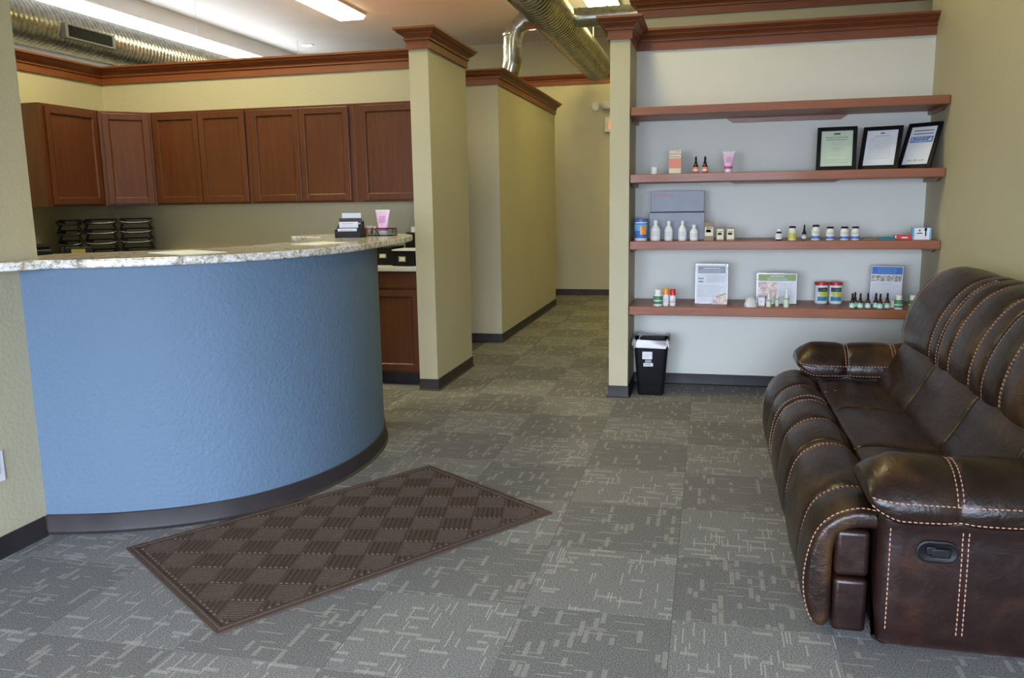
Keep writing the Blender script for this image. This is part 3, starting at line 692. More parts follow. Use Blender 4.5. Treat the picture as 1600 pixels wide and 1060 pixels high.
spray('shortest frosted spray bottle, left of the three sprays', .562, 3.63, .019, .104)
spray('thinnest frosted spray bottle, middle of the three sprays', .627, 3.675, .014, .119)
spray('tallest frosted spray bottle, right of the three sprays', .690, 3.615, .0195, .142)
for x, lb in ((.974, 'left red-lidded powder canister standing on lowest shelf'), (1.083, 'right red-lidded powder canister standing on lowest shelf')):
    t = bottle(lb, x, 3.90, Z4, .049, .170, cap='red', capw=1.03, caph=.13, neck=.98, shoulder=.92, labmat='paper', lab_z=(.12, .82), name='powder_canister', cat='canister', group='red-lidded powder canisters', extra=[('ink', .56, .76, -.75, .95), ('yellow', .34, .55, -.45, .95), ('teal', .14, .33, -.75, .95), ('green', .60, .70, .0, .6)])
for x, y, h, lb in [(1.158, 3.585, .119, 'green-label dropper bottle at the far left of the cluster'), (1.185, 3.64, .122, 'green-label dropper bottle, rearmost of the left three'), (1.214, 3.585, .119, 'green-label dropper bottle, right front of left three'),
                 (1.268, 3.59, .119, 'green-label dropper bottle standing alone mid cluster'), (1.328, 3.62, .118, 'green-label dropper bottle, rear of the middle pair'), (1.350, 3.575, .118, 'green-label dropper bottle, front of the middle pair'), (1.402, 3.59, .123, 'green-label dropper bottle nearest the small white jar')]:
    dropper(lb, x, y, Z4, .0195, h, 'mint', 'green-label dropper bottles', rz=random.uniform(-.5, .5))
bottle('little white jar between dropper bottle and green-label bottle', 1.462, 3.70, Z4, .018, .053, capw=1.0, caph=.25, neck=.9, name='cream_jar', cat='jar')
for x, lb in ((1.482, 'white bottle with green label right of the droppers'), (1.579, 'white bottle with green label half hidden by the sofa back')):
    bottle(lb, x, 3.595, Z4, .030, .106, labmat='green', lab_z=(.14, .68), capw=.72, caph=.2, neck=.66, extra=[('lgreen', .28, .38)], group='green-label white bottles')

# ------------------------------------------------------------------ waste bin
t = thing('waste_bin', 'black rectangular waste bin with clear liner and white stickers', 'bin', (-.335, 3.765, 0), None, (0, 0, math.radians(3)))
def rrect(w, d, z, rad, n=5):
    pts = []
    for cx_, cy_, a0 in ((w-rad, d-rad, 0), (-w+rad, d-rad, PI/2), (-w+rad, -d+rad, PI), (w-rad, -d+rad, 1.5*PI)):
        for k in range(n+1):
            a = a0+PI/2*k/n; pts.append((cx_+rad*math.cos(a), cy_+rad*math.sin(a), z))
    return pts
MB().loop_loft([rrect(.098, .125, 0, .03), rrect(.104, .132, .02, .03), rrect(.138, .165, .43, .035), rrect(.143, .17, .43, .035), rrect(.143, .17, .445, .035), rrect(.133, .16, .445, .035), rrect(.10, .125, .05, .03)]).build('bin_body', 'black', t, smooth=40, local=True)
rings = []
for q, (w, d, z) in enumerate([(.120, .145, .30), (.132, .158, .40), (.138, .163, .452), (.146, .173, .458), (.151, .178, .44), (.152, .18, .405)]):
    rg = rrect(w, d, z, .035, 8)
    rings.append([(x*(1+.03*math.sin(i*2.3+q)), y*(1+.02*math.sin(i*1.7+q)), z_+.012*math.sin(i*1.9+q*.8)+.008*math.sin(i*.7)) for i, (x, y, z_) in enumerate(rg)])
MB().loop_loft(rings, cap=False).build('liner', 'liner', t, smooth=60, local=True)
def sticker(x, z, w, h, nm, mat='paper'):
    y = -.131-(.033*(z/.43)); sl = math.atan(.033/.41)
    o = MB().box(-w/2, w/2, -.001, 0, -h/2, h/2).build(nm, mat, t, local=True); o.location = Vector((x, y-.003, z))*S; o.rotation_euler = (sl, 0, 0); return o
s1 = sticker(-.03, .335, .078, .062, 'white_sticker'); lines(s1, -.03, .03, [.005, -.005, -.015], -.001); sticker(-.022, .288, .05, .022, 'grey_sticker', 'greyink')
s2 = sticker(-.022, .258, .076, .028, 'white_sticker'); lines(s2, -.03, .03, [.0], -.001, 'ink', .006)

# ------------------------------------------------------------------ things on the granite counter
ZT = 1.3425
t = thing('card_holder', 'black tiered holder full of white business cards on granite', 'card holder', (-2.33, 2.40, ZT), None, (0, 0, math.radians(10)))
for k in range(4):
    y = -.06+.045*k; z0 = .0+.022*k; h = .055
    MB().box(-.085, .085, y, y+.004, z0*.5, z0+h*.8).build('tier', 'black', t, local=True)
    mb = MB(); hh = [.062, .085, .075, .100][k]; w = .072 if k != 2 else .078
    mb.box(-w, w*.85, y+.010, y+.018, z0+.004, z0+hh)
    if k == 2: mb2 = MB().box(-w-.004, w, y+.009, y+.0185, z0+hh-.02, z0+hh+.012).build('dark_card', 'ink', t, local=True)
    mb.build('card_stack', 'paper', t, local=True)
    if k < 2: lines(t, -.05, .04, [z0+hh-.012], y+.0095, 'salmon', .004, .2); 
MB().box(-.089, -.083, -.065, .10, 0, .055).box(.083, .089, -.065, .10, 0, .055).box(-.089, .089, -.065, .10, 0, .004).build('holder_sides', 'black', t, local=True)
MB().add([(-.089, .10, 0), (-.083, .10, 0), (-.083, .10, .125), (-.089, .10, .125), (-.089, -.06, 0), (-.083, -.06, 0), (-.083, -.06, .03), (-.089, -.06, .03)], [(0, 1, 2, 3), (4, 5, 6, 7), (0, 3, 7, 4), (1, 2, 6, 5), (2, 3, 7, 6)]).build('side_plate', 'black', t, local=True)
t = thing('desk_organizer', 'low black wire mesh organiser holding packets and tube on granite', 'organiser', (-2.215, 2.65, ZT), None, (0, 0, math.radians(2)))
mb = MB(); w, d, h = .115, .045, .052
for z in (.003, h): mb.tube([(-w, -d, z), (w, -d, z), (w, d, z), (-w, d, z)], .0028, 6, True)
for x_, y_ in ((-w, -d), (w, -d), (w, d), (-w, d)): mb.tube([(x_, y_, 0), (x_, y_, h)], .0028, 6)
mb.tube([(-.02, -d, h), (.02, -d, .003)], .0028, 6); mb.build('wire_rim', 'meshy', t, smooth=50, local=True)
mb = MB()
for k in range(30):
    a = -w+2*w*k/29; mb.box(a-.0005, a+.0005, -d-.0005, -d+.0005, 0, h); mb.box(a-.0005, a+.0005, d-.0005, d+.0005, 0, h)
for k in range(8):
    z = h*k/7; mb.box(-w, w, -d-.0005, -d+.0005, z-.0004, z+.0004); mb.box(-w, w, d-.0005, d+.0005, z-.0004, z+.0004)
for k in range(12):
    b = -d+2*d*k/11
    for x_ in (-w, w, -.045): mb.box(x_-.0005, x_+.0005, b-.0005, b+.0005, 0, h)
mb.box(-w, w, -d, d, 0, .0015); wm = mb.build('wire_mesh', 'meshy', t, local=True); wm['kind'] = 'stuff'
for k, (x, a, lb) in enumerate([(-.085, -.25, 'orange and white packet at left end of mesh organiser'), (-.062, .2, 'orange and white packet leaning right in mesh organiser')]):
    q = thing('paper_packet', lb, 'packet', (-2.215+x, 2.64+.012*k, ZT+.003), 'packets in the mesh organiser', (0, a, 0))
    MB().box(-.022, .022, 0, .006, 0, .066).build('packet_body', 'paper', q, local=True); MB().box(-.012, .012, -.001, 0, .01, .064).build('orange_print', 'salmon', q, local=True)
tube_of_cream('pink cream tube standing in the black mesh organiser', -2.185, 2.655, ZT+.004, .108, .180)
for pts, lb in (([(-2.70, .74), (-2.38, .58), (-2.27, .78), (-2.60, .96)], 'white paper sheet near the front edge of the granite'), ([(-2.30, 1.50), (-2.09, 1.42), (-2.02, 1.70), (-2.24, 1.80)], 'white paper sheet near the business card holder')):
    o = MB().prism(pts, ZT, ZT+.002).build('paper_sheet', 'paper'); tag(o, lb, 'paper', 'loose sheets on the granite')

# back counter clutter
def tray_stack(label, x, y, z, w, d, n, rz):
    t = thing('tray_stack', label, 'tray', (x, y, z), 'black mesh letter tray stacks', (0, 0, rz)); hh = .093
    for k in range(n):
        z0 = k*hh; mb = MB()
        mb.box(-w/2+.02, w/2-.02, -d/2, d/2, z0+.001, z0+.005)
        a = .045
        mb.tube([(-w/2, -d/2, z0+.028), (-w*.25, -d/2-.012, z0+.012), (w*.25, -d/2-.012, z0+.012), (w/2, -d/2, z0+.028)], .005, 6)
        mb.tube([(-w/2, d/2, z0+a), (w/2, d/2, z0+a)], .006, 6)
        for s_ in (-1, 1):
            mb.tube([(s_*w/2, -d/2, z0+.028), (s_*w/2, d/2, z0+a)], .005, 6)
            mb.tube([(s_*(w/2-.02), -d/2, z0), (s_*w/2, -d/2, z0+.028)], .005, 6); mb.tube([(s_*(w/2-.02), d/2, z0), (s_*w/2, d/2, z0+a)], .005, 6)
            mb.add([(s_*(w/2-.02), -d/2, z0+.004), (s_*(w/2-.02), d/2, z0+.004), (s_*w/2, d/2, z0+a), (s_*w/2, -d/2, z0+.03)], [(0, 1, 2, 3)])
            if k < n-1:
                mb.tube([(s_*w/2, d*.2, z0+.035), (s_*(w/2-.025), d*.2, z0+hh)], .007, 6)
                mb.tube([(s_*w/2, -d*.35, z0+.03), (s_*(w/2-.025), -d*.35, z0+hh)], .007, 6)
        mb.box(-w/2+.01, -w/2+.05, d/2-.004, d/2, z0+.004, z0+a).box(w/2-.05, w/2-.01, d/2-.004, d/2, z0+.004, z0+a).box(-w/2+.01, w/2-.01, d/2-.004, d/2, z0+.004, z0+.016)
        tr = mb.build('tray', 'meshy', t, smooth=50, local=True)
        MB().tube([(-w*.42, -d/2-.006, z0+.020), (-w*.2, -d/2-.016, z0+.014), (w*.2, -d/2-.016, z0+.014), (w*.42, -d/2-.006, z0+.020)], .0042, 6).build('front_lip', 'darkgrey', tr, smooth=50, local=True)
ZW = 1.0375
tray_stack('five-high black mesh letter tray stack, rightmost of three', -5.25, 3.97, ZW+.006, .28, .24, 5, .6)
tray_stack('five-high black mesh letter tray stack, middle of three', -5.42, 3.70, ZW+.006, .27, .22, 5, .6)
tray_stack('narrow black letter tray stack, leftmost of three', -5.56, 3.47, ZW+.006, .19, .18, 5, .6)
t = thing('printer', 'dark grey desktop printer by the left wall end', 'printer', (-5.45, 2.80, ZW+.001), None, (0, 0, math.radians(50)))
MB().box(-.20, .20, -.16, .16, 0, .20).build('printer_body', 'black', t, bevel=.02, seg=3, local=True)
_m = plain('dark_slate_plastic', (.035, .04, .055), .35); MB().box(-.18, .18, -.165, -.155, .03, .15).build('front_panel', _m, t, bevel=.004, local=True)
MB().box(-.19, .19, -.10, .15, .20, .235).build('lid', 'black', t, bevel=.01, local=True)
t = thing('desk_phone', 'black desk phone with amber display beside the letter trays', 'phone', (-5.30, 3.22, ZW+.03), None, (math.radians(-12), 0, math.radians(35)))
MB().box(-.10, .13, 0, .05, .0, .17).build('phone_body', 'black', t, bevel=.008, local=True)
MB().box(-.04, .07, -.004, .001, .10, .15).build('display', 'lcd', t, local=True)
MB().tube([(-.10, -.03, .0), (-.105, -.045, .03), (-.105, -.045, .13), (-.10, -.03, .16)], [.02, .016, .016, .02], 10).build('handset', 'black', t, smooth=50, local=True)
mb = MB()
for i in range(4):
    for j in range(3): mb.box(-.03+j*.032, -.01+j*.032, -.006, .001, .02+i*.018, .033+i*.018)
mb.build('keypad', 'greyink', t, local=True)
t = thing('card_file_box', 'black card file box with metal label holder beside pillar', 'box', (-2.44, 3.80, ZW), None, (0, 0, math.radians(-4)))
MB().box(-.098, .110, -.10, .20, .0, .13).build('box_body', 'black', t, bevel=.004, local=True)
MB().box(-.035, .035, -.106, -.10, .035, .085).build('label_holder', 'chrome', t, local=True); MB().box(-.026, .026, -.108, -.106, .043, .077).build('label_card', 'cream', t, local=True)
t = thing('card_file_box', 'black card file box half hidden by the blue desk end', 'box', (-2.69, 3.90, ZW), None, (0, 0, 0))
MB().box(-.11, .11, -.10, .20, .0, .155).build('box_body', 'black', t, bevel=.004, local=True)
MB().box(-.01, .06, -.106, -.10, .06, .10).build('label_holder', 'chrome', t, local=True); MB().box(-.002, .052, -.108, -.106, .067, .093).build('label_card', 'cream', t, local=True)
o = MB().prism([(-2.54, 3.70), (-2.30, 3.68), (-2.28, 3.92), (-2.52, 3.95)], ZW+.1305, ZW+.142).build('paper_stack', 'paper'); tag(o, 'white papers lying on the black card file box', 'paper')
t = thing('tape_printer', 'black desk machine behind the card file box', 'machine', (-2.42, 4.16, ZW), None, (0, 0, 0))
MB().box(-.14, .13, -.09, .12, 0, .27).build('machine_body', 'black', t, bevel=.015, seg=3, local=True); MB().box(-.10, .10, -.02, .02, .27, .32).build('paper_feed', 'paper', t, local=True)
t = thing('outlet_plate', 'white wall plate at the lower left edge', 'outlet', (WL+.001, -.02, .42), None, (0, 0, 0))
MB().box(0, .008, -.045, .045, -.07, .07).build('plate', 'white', t, bevel=.003, local=True)
MB().box(.008, .011, -.017, .017, -.035, .035).build('socket', 'offwhite', t, bevel=.002, local=True)

# ------------------------------------------------------------------ door mat
ang = math.atan2(1.597-.172, -1.538+2.538)
mcx, mcy = (-1.665-1.552-2.545-.657)/4, (-.455+.172+1.605+1.0)/4
mcx, mcy = -1.576, .558
LX, LY = 1.745, 1.065
t = thing('door_mat', 'dark brown ribbed rectangular door mat on the carpet tiles', 'mat', (mcx, mcy, 0), None, (0, 0, ang))
MB().box(-LX/2, LX/2, -LY/2, LY/2, .0005, .008).build('mat_base', 'mat', t, bevel=.003, local=True)
mb = MB(); q = .012
for a, b, c, d in ((-LX/2+.02, LX/2-.02, -LY/2+.022, -LY/2+.034), (-LX/2+.02, LX/2-.02, LY/2-.034, LY/2-.022), (-LX/2+.022, -LX/2+.034, -LY/2+.034, LY/2-.034), (LX/2-.034, LX/2-.022, -LY/2+.034, LY/2-.034)):
    mb.box(a, b, c, d, .007, .013)
mb.build('border_rib', 'mat', t, bevel=.002, local=True)
RX, RY = LX/2-.05, LY/2-.05; c45 = math.sqrt(.5); cell = .148
def clipseg(p, d, l):
    t0, t1 = -l/2, l/2
    for k, R_ in ((0, RX), (1, RY)):
        if abs(d[k]) < 1e-9:
            if abs(p[k]) > R_: return None
            continue
        a, b = (-R_-p[k])/d[k], (R_-p[k])/d[k]
        t0, t1 = max(t0, min(a, b)), min(t1, max(a, b))
    return (t0, t1) if t1-t0 > .01 else None
mbb, mbf = MB(), MB()
def bar(mb, p, d, t0, t1, hw, z1):
    n_ = (-d[1], d[0]); e = hw*.45
    P = lambda s_, w_, z: (p[0]+d[0]*s_+n_[0]*w_, p[1]+d[1]*s_+n_[1]*w_, z)
    mb.add([P(t0, -hw, .007), P(t1, -hw, .007), P(t1, hw, .007), P(t0, hw, .007), P(t0+e, -e, z1), P(t1-e, -e, z1), P(t1-e, e, z1), P(t0+e, e, z1)],
           [(4, 5, 6, 7), (0, 1, 5, 4), (1, 2, 6, 5), (2, 3, 7, 6), (3, 0, 4, 7)])
for i in range(-9, 10):
    for j in range(-9, 10):
        # cell centre in 45-degree grid
        gu, gv = (i+.5)*cell, (j+.5)*cell
        cx_, cy_ = (gu-gv)*c45, (gu+gv)*c45
        if abs(cx_) > RX+.08 or abs(cy_) > RY+.08: continue
        bold = (i+j) % 2 == 0
        A = (c45, c45); B = (-c45, c45)
        n = 6 if bold else 11
        dr, nr = (A, B) if bold else (B, A)
        for k in range(n):
            off = (k-(n-1)/2)*cell/n*(1 if bold else 1)
            p = (cx_+nr[0]*off, cy_+nr[1]*off); sg = clipseg(p, dr, cell*.94)
            if sg: bar(mbb if bold else mbf, p, dr, sg[0], sg[1], cell/n*(.36 if bold else .36), .0135 if bold else .010)
mbb.build('bold_ribs', 'mat', t, local=True)['kind'] = 'stuff'
mbf.build('fine_ribs', 'mat', t, local=True)['kind'] = 'stuff'

# ------------------------------------------------------------------ sofa
sofa = thing('sofa', 'dark brown leather reclining sofa with tan double stitching', 'sofa', (1.12, 1.27, 0))
def prof_normals(P):
    n = len(P); c = Vector((sum(p[0] for p in P)/n, sum(p[1] for p in P)/n)); N = []
    area = sum(P[i][0]*P[(i+1) % n][1]-P[(i+1) % n][0]*P[i][1] for i in range(n))
    for i in range(n):
        d = (Vector(P[(i+1) % n])-Vector(P[i-1])).normalized(); q = Vector((d.y, -d.x))
        if area < 0: q = -q
        N.append(q)
    return N
class Loft:
    """closed profile swept along one axis with seam grooves, pillowing and rounded ends"""
    def __init__(s, prof, a0, a1, seams=(), rnd=.03, axis='y', pillow=.0, k=4, step=.02, gd=.008, gw=.022, taper=None, split=None):
        s.split = split
        s.P = [tuple(p) for p in catmull(prof, k, True)]; s.N = prof_normals(s.P); s.a0, s.a1, s.seams, s.rnd, s.axis = a0, a1, seams, rnd, axis
        s.pillow, s.gd, s.gw, s.taper, s.step = pillow, gd, gw, taper, step
    def inset(s, a):
        d = min(a-s.a0, s.a1-a); r_ = s.rnd; v = 0
        if d < r_: v += r_-math.sqrt(max(r_*r_-(r_-d)**2, 0))
        for q in s.seams: v += s.gd*math.exp(-((a-q)/s.gw)**2)
        if s.pillow:
            ks = sorted([s.a0, s.a1]+list(s.seams))
            for i in range(len(ks)-1):
                if ks[i] <= a <= ks[i+1]:
                    w = ks[i+1]-ks[i]; u_ = (a-ks[i])/w; v -= s.pillow*math.sin(PI*u_)*min(1, w/.3)
        return v
    def pt(s, i, a, lift=0):
        v = s.inset(a)-lift; p = s.P[i % len(s.P)]; n = s.N[i % len(s.P)]
        x, z = p[0]-n.x*v, p[1]-n.y*v
        if s.taper: x, z = s.taper(x, z, a)
        return (x, a, z) if s.axis == 'y' else (a, x, z)
    def build(s, name, mat, parent):
        ks = set(); a = s.a0
        n = max(2, int((s.a1-s.a0)/s.step))
        vals = [s.a0+(s.a1-s.a0)*i/n for i in range(n+1)]
        for e in (.02, .08, .2, .45): vals += [s.a0+s.rnd*e, s.a1-s.rnd*e]
        for q in s.seams: vals += [q-s.gw, q-s.gw*.5, q, q+s.gw*.5, q+s.gw]
        vals = sorted(v for v in vals if s.a0 <= v <= s.a1); vv = [vals[0]]
        for v in vals[1:]:
            if v-vv[-1] > 1e-4: vv.append(v)
        mb = MB().loop_loft([[s.pt(i, v) for i in range(len(s.P))] for v in vv], cap=s.split is None)
        if s.split is not None:          # hooked profile: close the ends with a strip between its outer and inner run
            n = len(s.P); A = list(range(0, s.split+1)); B = list(range(n-1, s.split, -1))
            for base_ in (0, (len(vv)-1)*n):
                i = j = 0
                while i < len(A)-1 or j < len(B)-1:
                    if j >= len(B)-1 or (i < len(A)-1 and i/(len(A)-1) <= j/(len(B)-1)): mb.f.append((base_+A[i], base_+A[i+1], base_+B[j])); i += 1
                    else: mb.f.append((base_+A[i], base_+B[j+1], base_+B[j])); j += 1
                    mb.mi.append(0)
        return mb.build(name, mat, parent, smooth=75)
    def seamline(s, i0, i1, a):
        step = 1 if i1 >= i0 else -1
        return [s.pt(i, a, .001) for i in range(i0, i1+step, step)]
def stitches(pts, parent, dash=.012, gap=.006, w=.0030, mb=None):
    own = mb is None; mb = mb or MB()
    P = [Vector(p) for p in pts]; seg = []; acc = 0; cum = [0]
    for i in range(len(P)-1): acc += (P[i+1]-P[i]).length; cum.append(acc)
    def at(d):
        for i in range(len(P)-1):
            if cum[i+1] >= d: return P[i].lerp(P[i+1], (d-cum[i])/max(cum[i+1]-cum[i], 1e-9))
        return P[-1]
    d = 0
    while d+dash < acc:
        a, b = at(d), at(d+dash); t_ = (b-a)
        if t_.length > 1e-6:
            t_.normalize(); x_ = t_.orthogonal().normalized(); y_ = t_.cross(x_)
            vs = [c_+(x_*math.cos(q*PI/2)+y_*math.sin(q*PI/2))*w*e for c_, e in ((a, .5), (a.lerp(b, .5), 1), (b, .5)) for q in range(4)]
            fs = [(j*4+k, j*4+(k+1) % 4, (j+1)*4+(k+1) % 4, (j+1)*4+k) for j in range(2) for k in range(4)]+[(3, 2, 1, 0), (8, 9, 10, 11)]
            mb.add(vs, fs)
        d += dash+gap
    if own: mb.build('stitching', 'thread', parent)['kind'] = 'stuff'
    return mb
AY0, AY1, BY0, BY1 = -.05, .25, 2.33, 2.62      # near arm / far arm
# base frame
MB().box(.74, 1.68, .22, 2.36, .03, .34).box(1.30, 1.69, -.03, 2.60, .02, .52).build('base_frame', 'leather2', sofa, bevel=.02)
# footrests
FP = [(.755, .435), (.72, .468), (.66, .482), (.60, .470), (.545, .438), (.505, .385), (.482, .310), (.470, .22), (.474, .14), (.492, .07), (.515, .035), (.545, .032), (.562, .08), (.560, .20), (.563, .33), (.59, .395), (.65, .415), (.72, .415)]
KP = 4
FS = [(0.0, .905, [.28, .85], .022), (.908, 1.682, [1.29], .016), (1.685, 2.50, [2.05], .022)]
for a0, a1, ss, rd in FS:
    L = Loft(FP, a0, a1, ss, rd, pillow=.010, k=KP, split=43); o = L.build('footrest', 'leather', sofa); mb = MB()
    for q in ss:
        for e in (-.008, .008): stitches(L.seamline(1, 10*KP, q+e), o, mb=mb)
    if a0 == 0: stitches(L.seamline(2, 10*KP, .022), o, mb=mb)
    if a0 < 1.0 < a1: stitches(L.seamline(1, 9*KP, 1.655), o, mb=mb)
    if a0 > 1.5: stitches(L.seamline(1, 8*KP, 1.745), o, mb=mb); stitches(L.seamline(1, 10*KP, 2.465), o, mb=mb)
    if mb.v: mb.build('stitching', 'thread', o)['kind'] = 'stuff'
for z0, z1 in ((.018, .222), (.232, .405)):
    for ya, yb in ((.004, .30), (2.25, 2.48)): MB().box(.568, .684, ya, yb, z0, z1).build('footrest_block', 'leather2', sofa, bevel=.018, seg=4, smooth=60)
# seats
SP = [(.765, .425), (.79, .452), (.86, .462), (.95, .458), (1.05, .452), (1.15, .45), (1.22, .44), (1.22, .36), (1.0, .33), (.80, .33), (.766, .36)]
for a0, a1 in ((.255, .905), (.908, 1.612), (1.615, 2.345)):
    L = Loft(SP, a0, a1, [], .02, pillow=.006); o = L.build('seat_cushion', 'leather', sofa)
    if a1 > 2: stitches([(.775, 1.99, .4535), (.84, 1.985, .4675)], o)
# lumbar cushions
LP = [(1.125, .43), (1.130, .475), (1.160, .525), (1.195, .585), (1.225, .645), (1.262, .70), (1.32, .72), (1.36, .60), (1.34, .45), (1.25, .40), (1.16, .40)]
for a0, a1 in ((.255, .902), (.905, 1.612), (1.615, 2.345)):
    Loft(LP, a0, a1, [], .022, pillow=.012).build('lumbar_cushion', 'leather', sofa)
# upper back cushions
UP = [(1.30, .665), (1.268, .69), (1.262, .77), (1.285, .875), (1.33, .975), (1.395, 1.065), (1.475, 1.125), (1.57, 1.150), (1.64, 1.12), (1.675, 1.02), (1.69, .85), (1.69, .60), (1.60, .52), (1.42, .52), (1.34, .60)]
for a0, a1, ss in ((.10, .895, [.36, .66]), (.90, 1.60, [1.08, 1.41]), (1.605, 2.44, [1.78, 2.10])):
    L = Loft(UP, a0, a1, ss if a1 < 2 else [1.78], .028, pillow=.010, k=4); o = L.build('back_cushion', 'leather', sofa); mb = MB()
    for q in (ss if a1 < 2 else [1.78]):
        for e in (-.008, .008): stitches(L.seamline(3, 30, q+e), o, mb=mb)
    ye = 2.36 if a1 > 2 else None
    if ye: stitches(L.seamline(3, 30, ye), o, mb=mb)
    stitches([L.pt(3, a0+.03+(a1-a0-.06)*k/30, .002) for k in range(31)], o, w=.0026, mb=mb)
    if a1 < 2 or True:
        stitches(L.seamline(3, 26, a1-.018 if a1 < 2 else a0+.018), o, mb=mb, w=.0026)
    mb.build('stitching', 'thread', o)['kind'] = 'stuff'
# arms
def arm(y0, y1, sgn, nm):
    """sgn=-1: outer side is y0 (near arm); +1: outer side is y1"""
    PP = [(y0, .035), (y0-.004, .25), (y0+.002, .42), (y0+.02, .50), (y1-.02, .50), (y1-.004, .40), (y1, .25), (y1, .035), (y1-.03, .022), (y0+.03, .022)]
    L = Loft(PP, .70, 1.66, [], .045, 'x', k=4, step=.04); body = L.build('arm_panel', 'leather2', sofa); mb = MB()
    yo = y0 if sgn < 0 else y1
    if sgn < 0:
        for xx in (.735, .962, .981):
            pts = [L.pt(i, xx, .0015) for i in range(1, 10)]
            stitches(pts, body, mb=mb, dash=.012)
    if mb.v: mb.build('stitching', 'thread', body)['kind'] = 'stuff'
    # pad
    w = (y1-y0); c = (y0+y1)/2; a = w/2+.025
    def tp(x, z, X):
        q = max(0, (X-1.0)/.6); fr = max(0, (.76-X)/.10)
        z = z+.012*q; return x, z+(.575-z)*.55*min(1, fr)**1.5
    PD = [(c-a+.012, .475), (c-a-.002, .505), (c-a+.002, .545), (c-a*.80, .600), (c-a*.45, .645), (c, .662), (c+a*.45, .645), (c+a*.80, .600), (c+a-.002, .545), (c+a+.002, .505), (c+a-.012, .475), (c+a*.5, .466), (c-a*.5, .466)]
    sd = [.945, 1.215]
    Lp = Loft(PD, .655, 1.60, sd, .040, 'x', pillow=.007, k=4, step=.03, taper=tp); pad = Lp.build('arm_pad', 'leather', sofa); mb = MB()
    for q in sd:
        for e in (-.009, .009): stitches(Lp.seamline(8, 32, q+e), pad, mb=mb)
    for idx in ((2, 8) if sgn < 0 else (38, 33, 2, 8)):
        stitches([Lp.pt(idx, .668+.9*k/40, .0015) for k in range(41)], pad, mb=mb)
    mb.build('stitching', 'thread', pad)['kind'] = 'stuff'
arm(AY0, AY1, -1, 'near'); arm(BY0, BY1, 1, 'far')
# recliner lever
def stadium(hw, hh, y, n=8):
    pts = []
    for s_, a0 in ((1, -PI/2), (-1, PI/2)):
        for k in range(n+1): a = a0+PI*k/n; pts.append((s_*(hw-hh)+hh*math.cos(a), y, hh*math.sin(a)))
    return pts
lv = MB().loop_loft([[(.885+x*1.0, y, .375+z) for x, y, z in stadium(a, b, yy)] for a, b, yy in ((.068, .039, -.050), (.068, .039, -.060), (.062, .033, -.062), (.055, .027, -.058))]).build('lever_escutcheon', 'black', sofa, smooth=40)
MB().box(.862, .925, -.072, -.058, .358, .392).box(.846, .880, -.070, -.058, .365, .398).build('recliner_lever', 'black', lv, bevel=.006, seg=3, smooth=40)

# ------------------------------------------------------------------ ducts, lamps, exit sign
def ribbed_duct(name, label, x, z, y0, y1, r, pitch=.065, capend=True):
    t = thing(name, label, 'duct', (x, (y0+y1)/2, z)); prof = []
    n = int((y1-y0)/pitch)
    for k in range(n):
        a = y0+k*pitch
        prof += [(r, a), (r, a+pitch*.55), (r*1.06, a+pitch*.68), (r*1.06, a+pitch*.87)]
    prof.append((r, y1)); 
    if capend: prof += [(r*.93, y1+.03), (r*.6, y1+.06)]
    mb = MB().lathe(prof, n=36); mb.v = [(x+p[0], p[2], z+p[1]) for p in mb.v]
    mb.build('duct_run', 'duct', t, smooth=35); return t
t = ribbed_duct('spiral_duct', 'round galvanised spiral duct with grille high on the left', -6.75, 3.46, -3.0, 11.6, .22, capend=False)
g = MB()
gx, gy0, gy1, gz0, gz1 = -6.50, 4.75, 5.50, 3.335, 3.485
for a, b, c, d in ((gy0, gy0+.04, gz0, gz1), (gy1-.04, gy1, gz0, gz1), (gy0+.04, gy1-.04, gz0, gz0+.018), (gy0+.04, gy1-.04, gz1-.018, gz1)): g.box(gx-.05, gx+.014, a, b, c, d)
gr = g.build('grille_frame', 'silver', t, bevel=.003)
MB().box(gx-.05, gx-.005, gy0+.04, gy1-.04, gz0+.018, gz1-.018).build('grille_back', 'black', t)
mb = MB()
for k in range(26): yy = gy0+.05+k*(gy1-gy0-.1)/25; mb.box(gx-.003, gx+.008, yy-.004, yy+.004, gz0+.018, gz1-.018)
mb.build('grille_slats', 'meshy', gr)['kind'] = 'stuff'
for yy in (4.55, 7.5, 10.4):
    MB().tube([(-6.75, yy, H), (-6.75, yy, 3.75), (-6.60, yy, 3.63)], .003, 6).tube([(-6.75, yy, 3.75), (-6.90, yy, 3.63)], .003, 6).build('hanger_wire', 'wiregrey', t)
t = ribbed_duct('spiral_duct', 'round galvanised spiral duct running down the hallway', -1.60, 3.545, 3.2, 9.9, .205, pitch=.10)
MB().tube([(-1.55, 6.55, 3.56), (-1.15, 6.55, 3.56), (.4, 6.55, 3.56)], .105, 20).build('branch_duct', 'duct', t, smooth=40)
for xx in (-1.36, -1.05, -.7, -.3): MB().tube([(xx, 6.55, 3.56), (xx+.02, 6.55, 3.56)], .112, 20).build('branch_collar', 'duct', t, smooth=40)
for yy in (4.6, 7.2, 9.5): MB().tube([(-1.60, yy, H), (-1.60, yy, 3.75)], .006, 6).build('hanger_wire', 'wiregrey', t)
t = thing('vent_pipe', 'vertical galvanised pipe with elbows above the hall wall', 'duct', (-2.33, 7.5, 3.3))
el = [(-1.80, 7.5, 3.72), (-2.0, 7.5, 3.78), (-2.18, 7.5, 3.77), (-2.29, 7.5, 3.69), (-2.335, 7.5, 3.55), (-2.34, 7.5, 3.4), (-2.34, 7.5, 3.26)]
MB().tube(el, .118, 22).build('riser_pipe', 'duct', t, smooth=25)
MB().tube([(-2.34, 7.5, 3.27), (-2.365, 7.5, 3.17), (-2.44, 7.5, 3.11), (-2.60, 7.5, 3.10)], .125, 22).build('lower_elbow', 'duct', t, smooth=25)
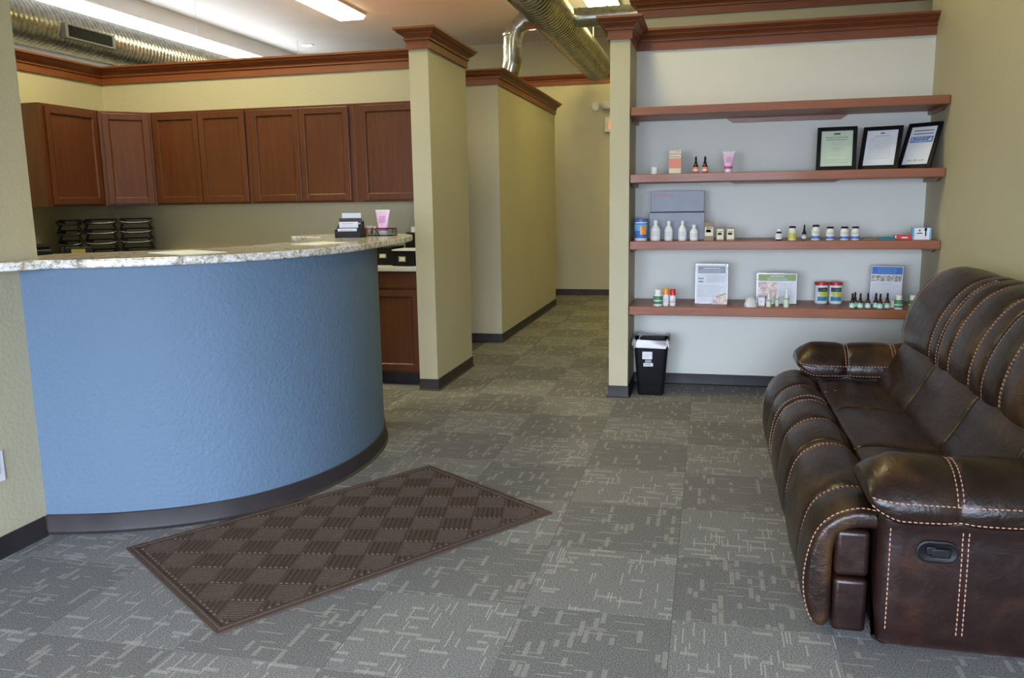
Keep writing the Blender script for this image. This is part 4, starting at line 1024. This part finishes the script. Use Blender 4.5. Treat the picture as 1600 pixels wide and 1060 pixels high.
for z in (3.60, 3.45, 3.3): MB().tube([(-2.34, 7.5, z), (-2.34, 7.5, z+.02)], .124, 22).build('pipe_collar', 'duct', t, smooth=40)
MB().tube([(-2.58, 7.5, 3.10), (-5.0, 7.5, 3.10)], .11, 20).build('flex_run', plain('foil_flex', (.35, .33, .32), .5, .3), t, smooth=40)
for k, (x, y, ln, w, pw) in enumerate(FIX):
    lb = ['fluorescent ceiling fixture with lit diffuser above the reception', 'lit fluorescent fixture above the hallway spiral duct', 'fluorescent fixture over the reception desk, out of view', 'fluorescent fixture above the far partition', 'fluorescent ceiling fixture above the waiting area floor'][k]
    t = thing('ceiling_light', lb, 'light', (x, y, H), 'fluorescent ceiling fixtures')
    MB().box(x-w/2, x+w/2, y-ln/2, y+ln/2, H-.035, H-.001).build('fixture_body', 'white', t)
    MB().prism([(x-w/2+.01, H-.035), (x-w/2+.05, H-.085), (x+w/2-.05, H-.085), (x+w/2-.01, H-.035)], y-ln/2+.01, y+ln/2-.01)
    mb = MB(); pr = [(x-w/2+.01, H-.035), (x-w/2+.05, H-.085), (x+w/2-.05, H-.085), (x+w/2-.01, H-.035)]
    mb.loop_loft([[(a, y-ln/2+.02, b) for a, b in pr], [(a, y+ln/2-.02, b) for a, b in pr]]).build('diffuser', 'tube', t)
    lp = lamp('fluorescent_tubes', x, y, H-.10, w, ln, pw, (1.0, .80, .14) if k in (1, 3) else (1.0, .82, .24) if k == 4 else WARM)
for x, y, lb in ((-6.77, 10.79, 'round recessed ceiling light above the reception cabinets'), (-2.76, 10.61, 'round recessed ceiling light beyond the vertical pipe')):
    t = thing('recessed_light', lb, 'light', (x, y, H), 'round recessed ceiling lights')
    MB().lathe([(.095, -.012), (.115, -.010), (.115, 0)], x, y, H, 28).build('trim_ring', 'white', t, smooth=40)
    MB().lathe([(.088, -.014), (.088, -.011)], x, y, H, 28).build('lens', 'can', t)
t = thing('exit_sign', 'white exit sign with glowing red letters on the hall end wall', 'sign', (-1.33, 10.60, 2.74))
MB().box(-1.56, -1.12, 10.56, 10.648, 2.63, 2.86).build('sign_box', 'offwhite', t, bevel=.01)
text('exit_letters', 'EXIT', .17, t, 0.015, -.045, -.002, 'exitred', wfit=.36)
t = thing('emergency_light', 'white emergency light bar with lamp head above the exit sign', 'light', (-1.4, 10.6, 3.06))
MB().box(-1.60, -1.12, 10.55, 10.648, 2.99, 3.11).build('battery_case', 'offwhite', t, bevel=.015)
mb = MB().lathe([(.03, 0), (.06, .05), (.065, .09)], n=16); mb.xf(Matrix.Translation((-1.66, 10.58, 3.06)) @ Matrix.Rotation(PI*.62, 4, 'X') @ Matrix.Rotation(-.5, 4, 'Y')); mb.build('lamp_head', 'white', t, smooth=50)
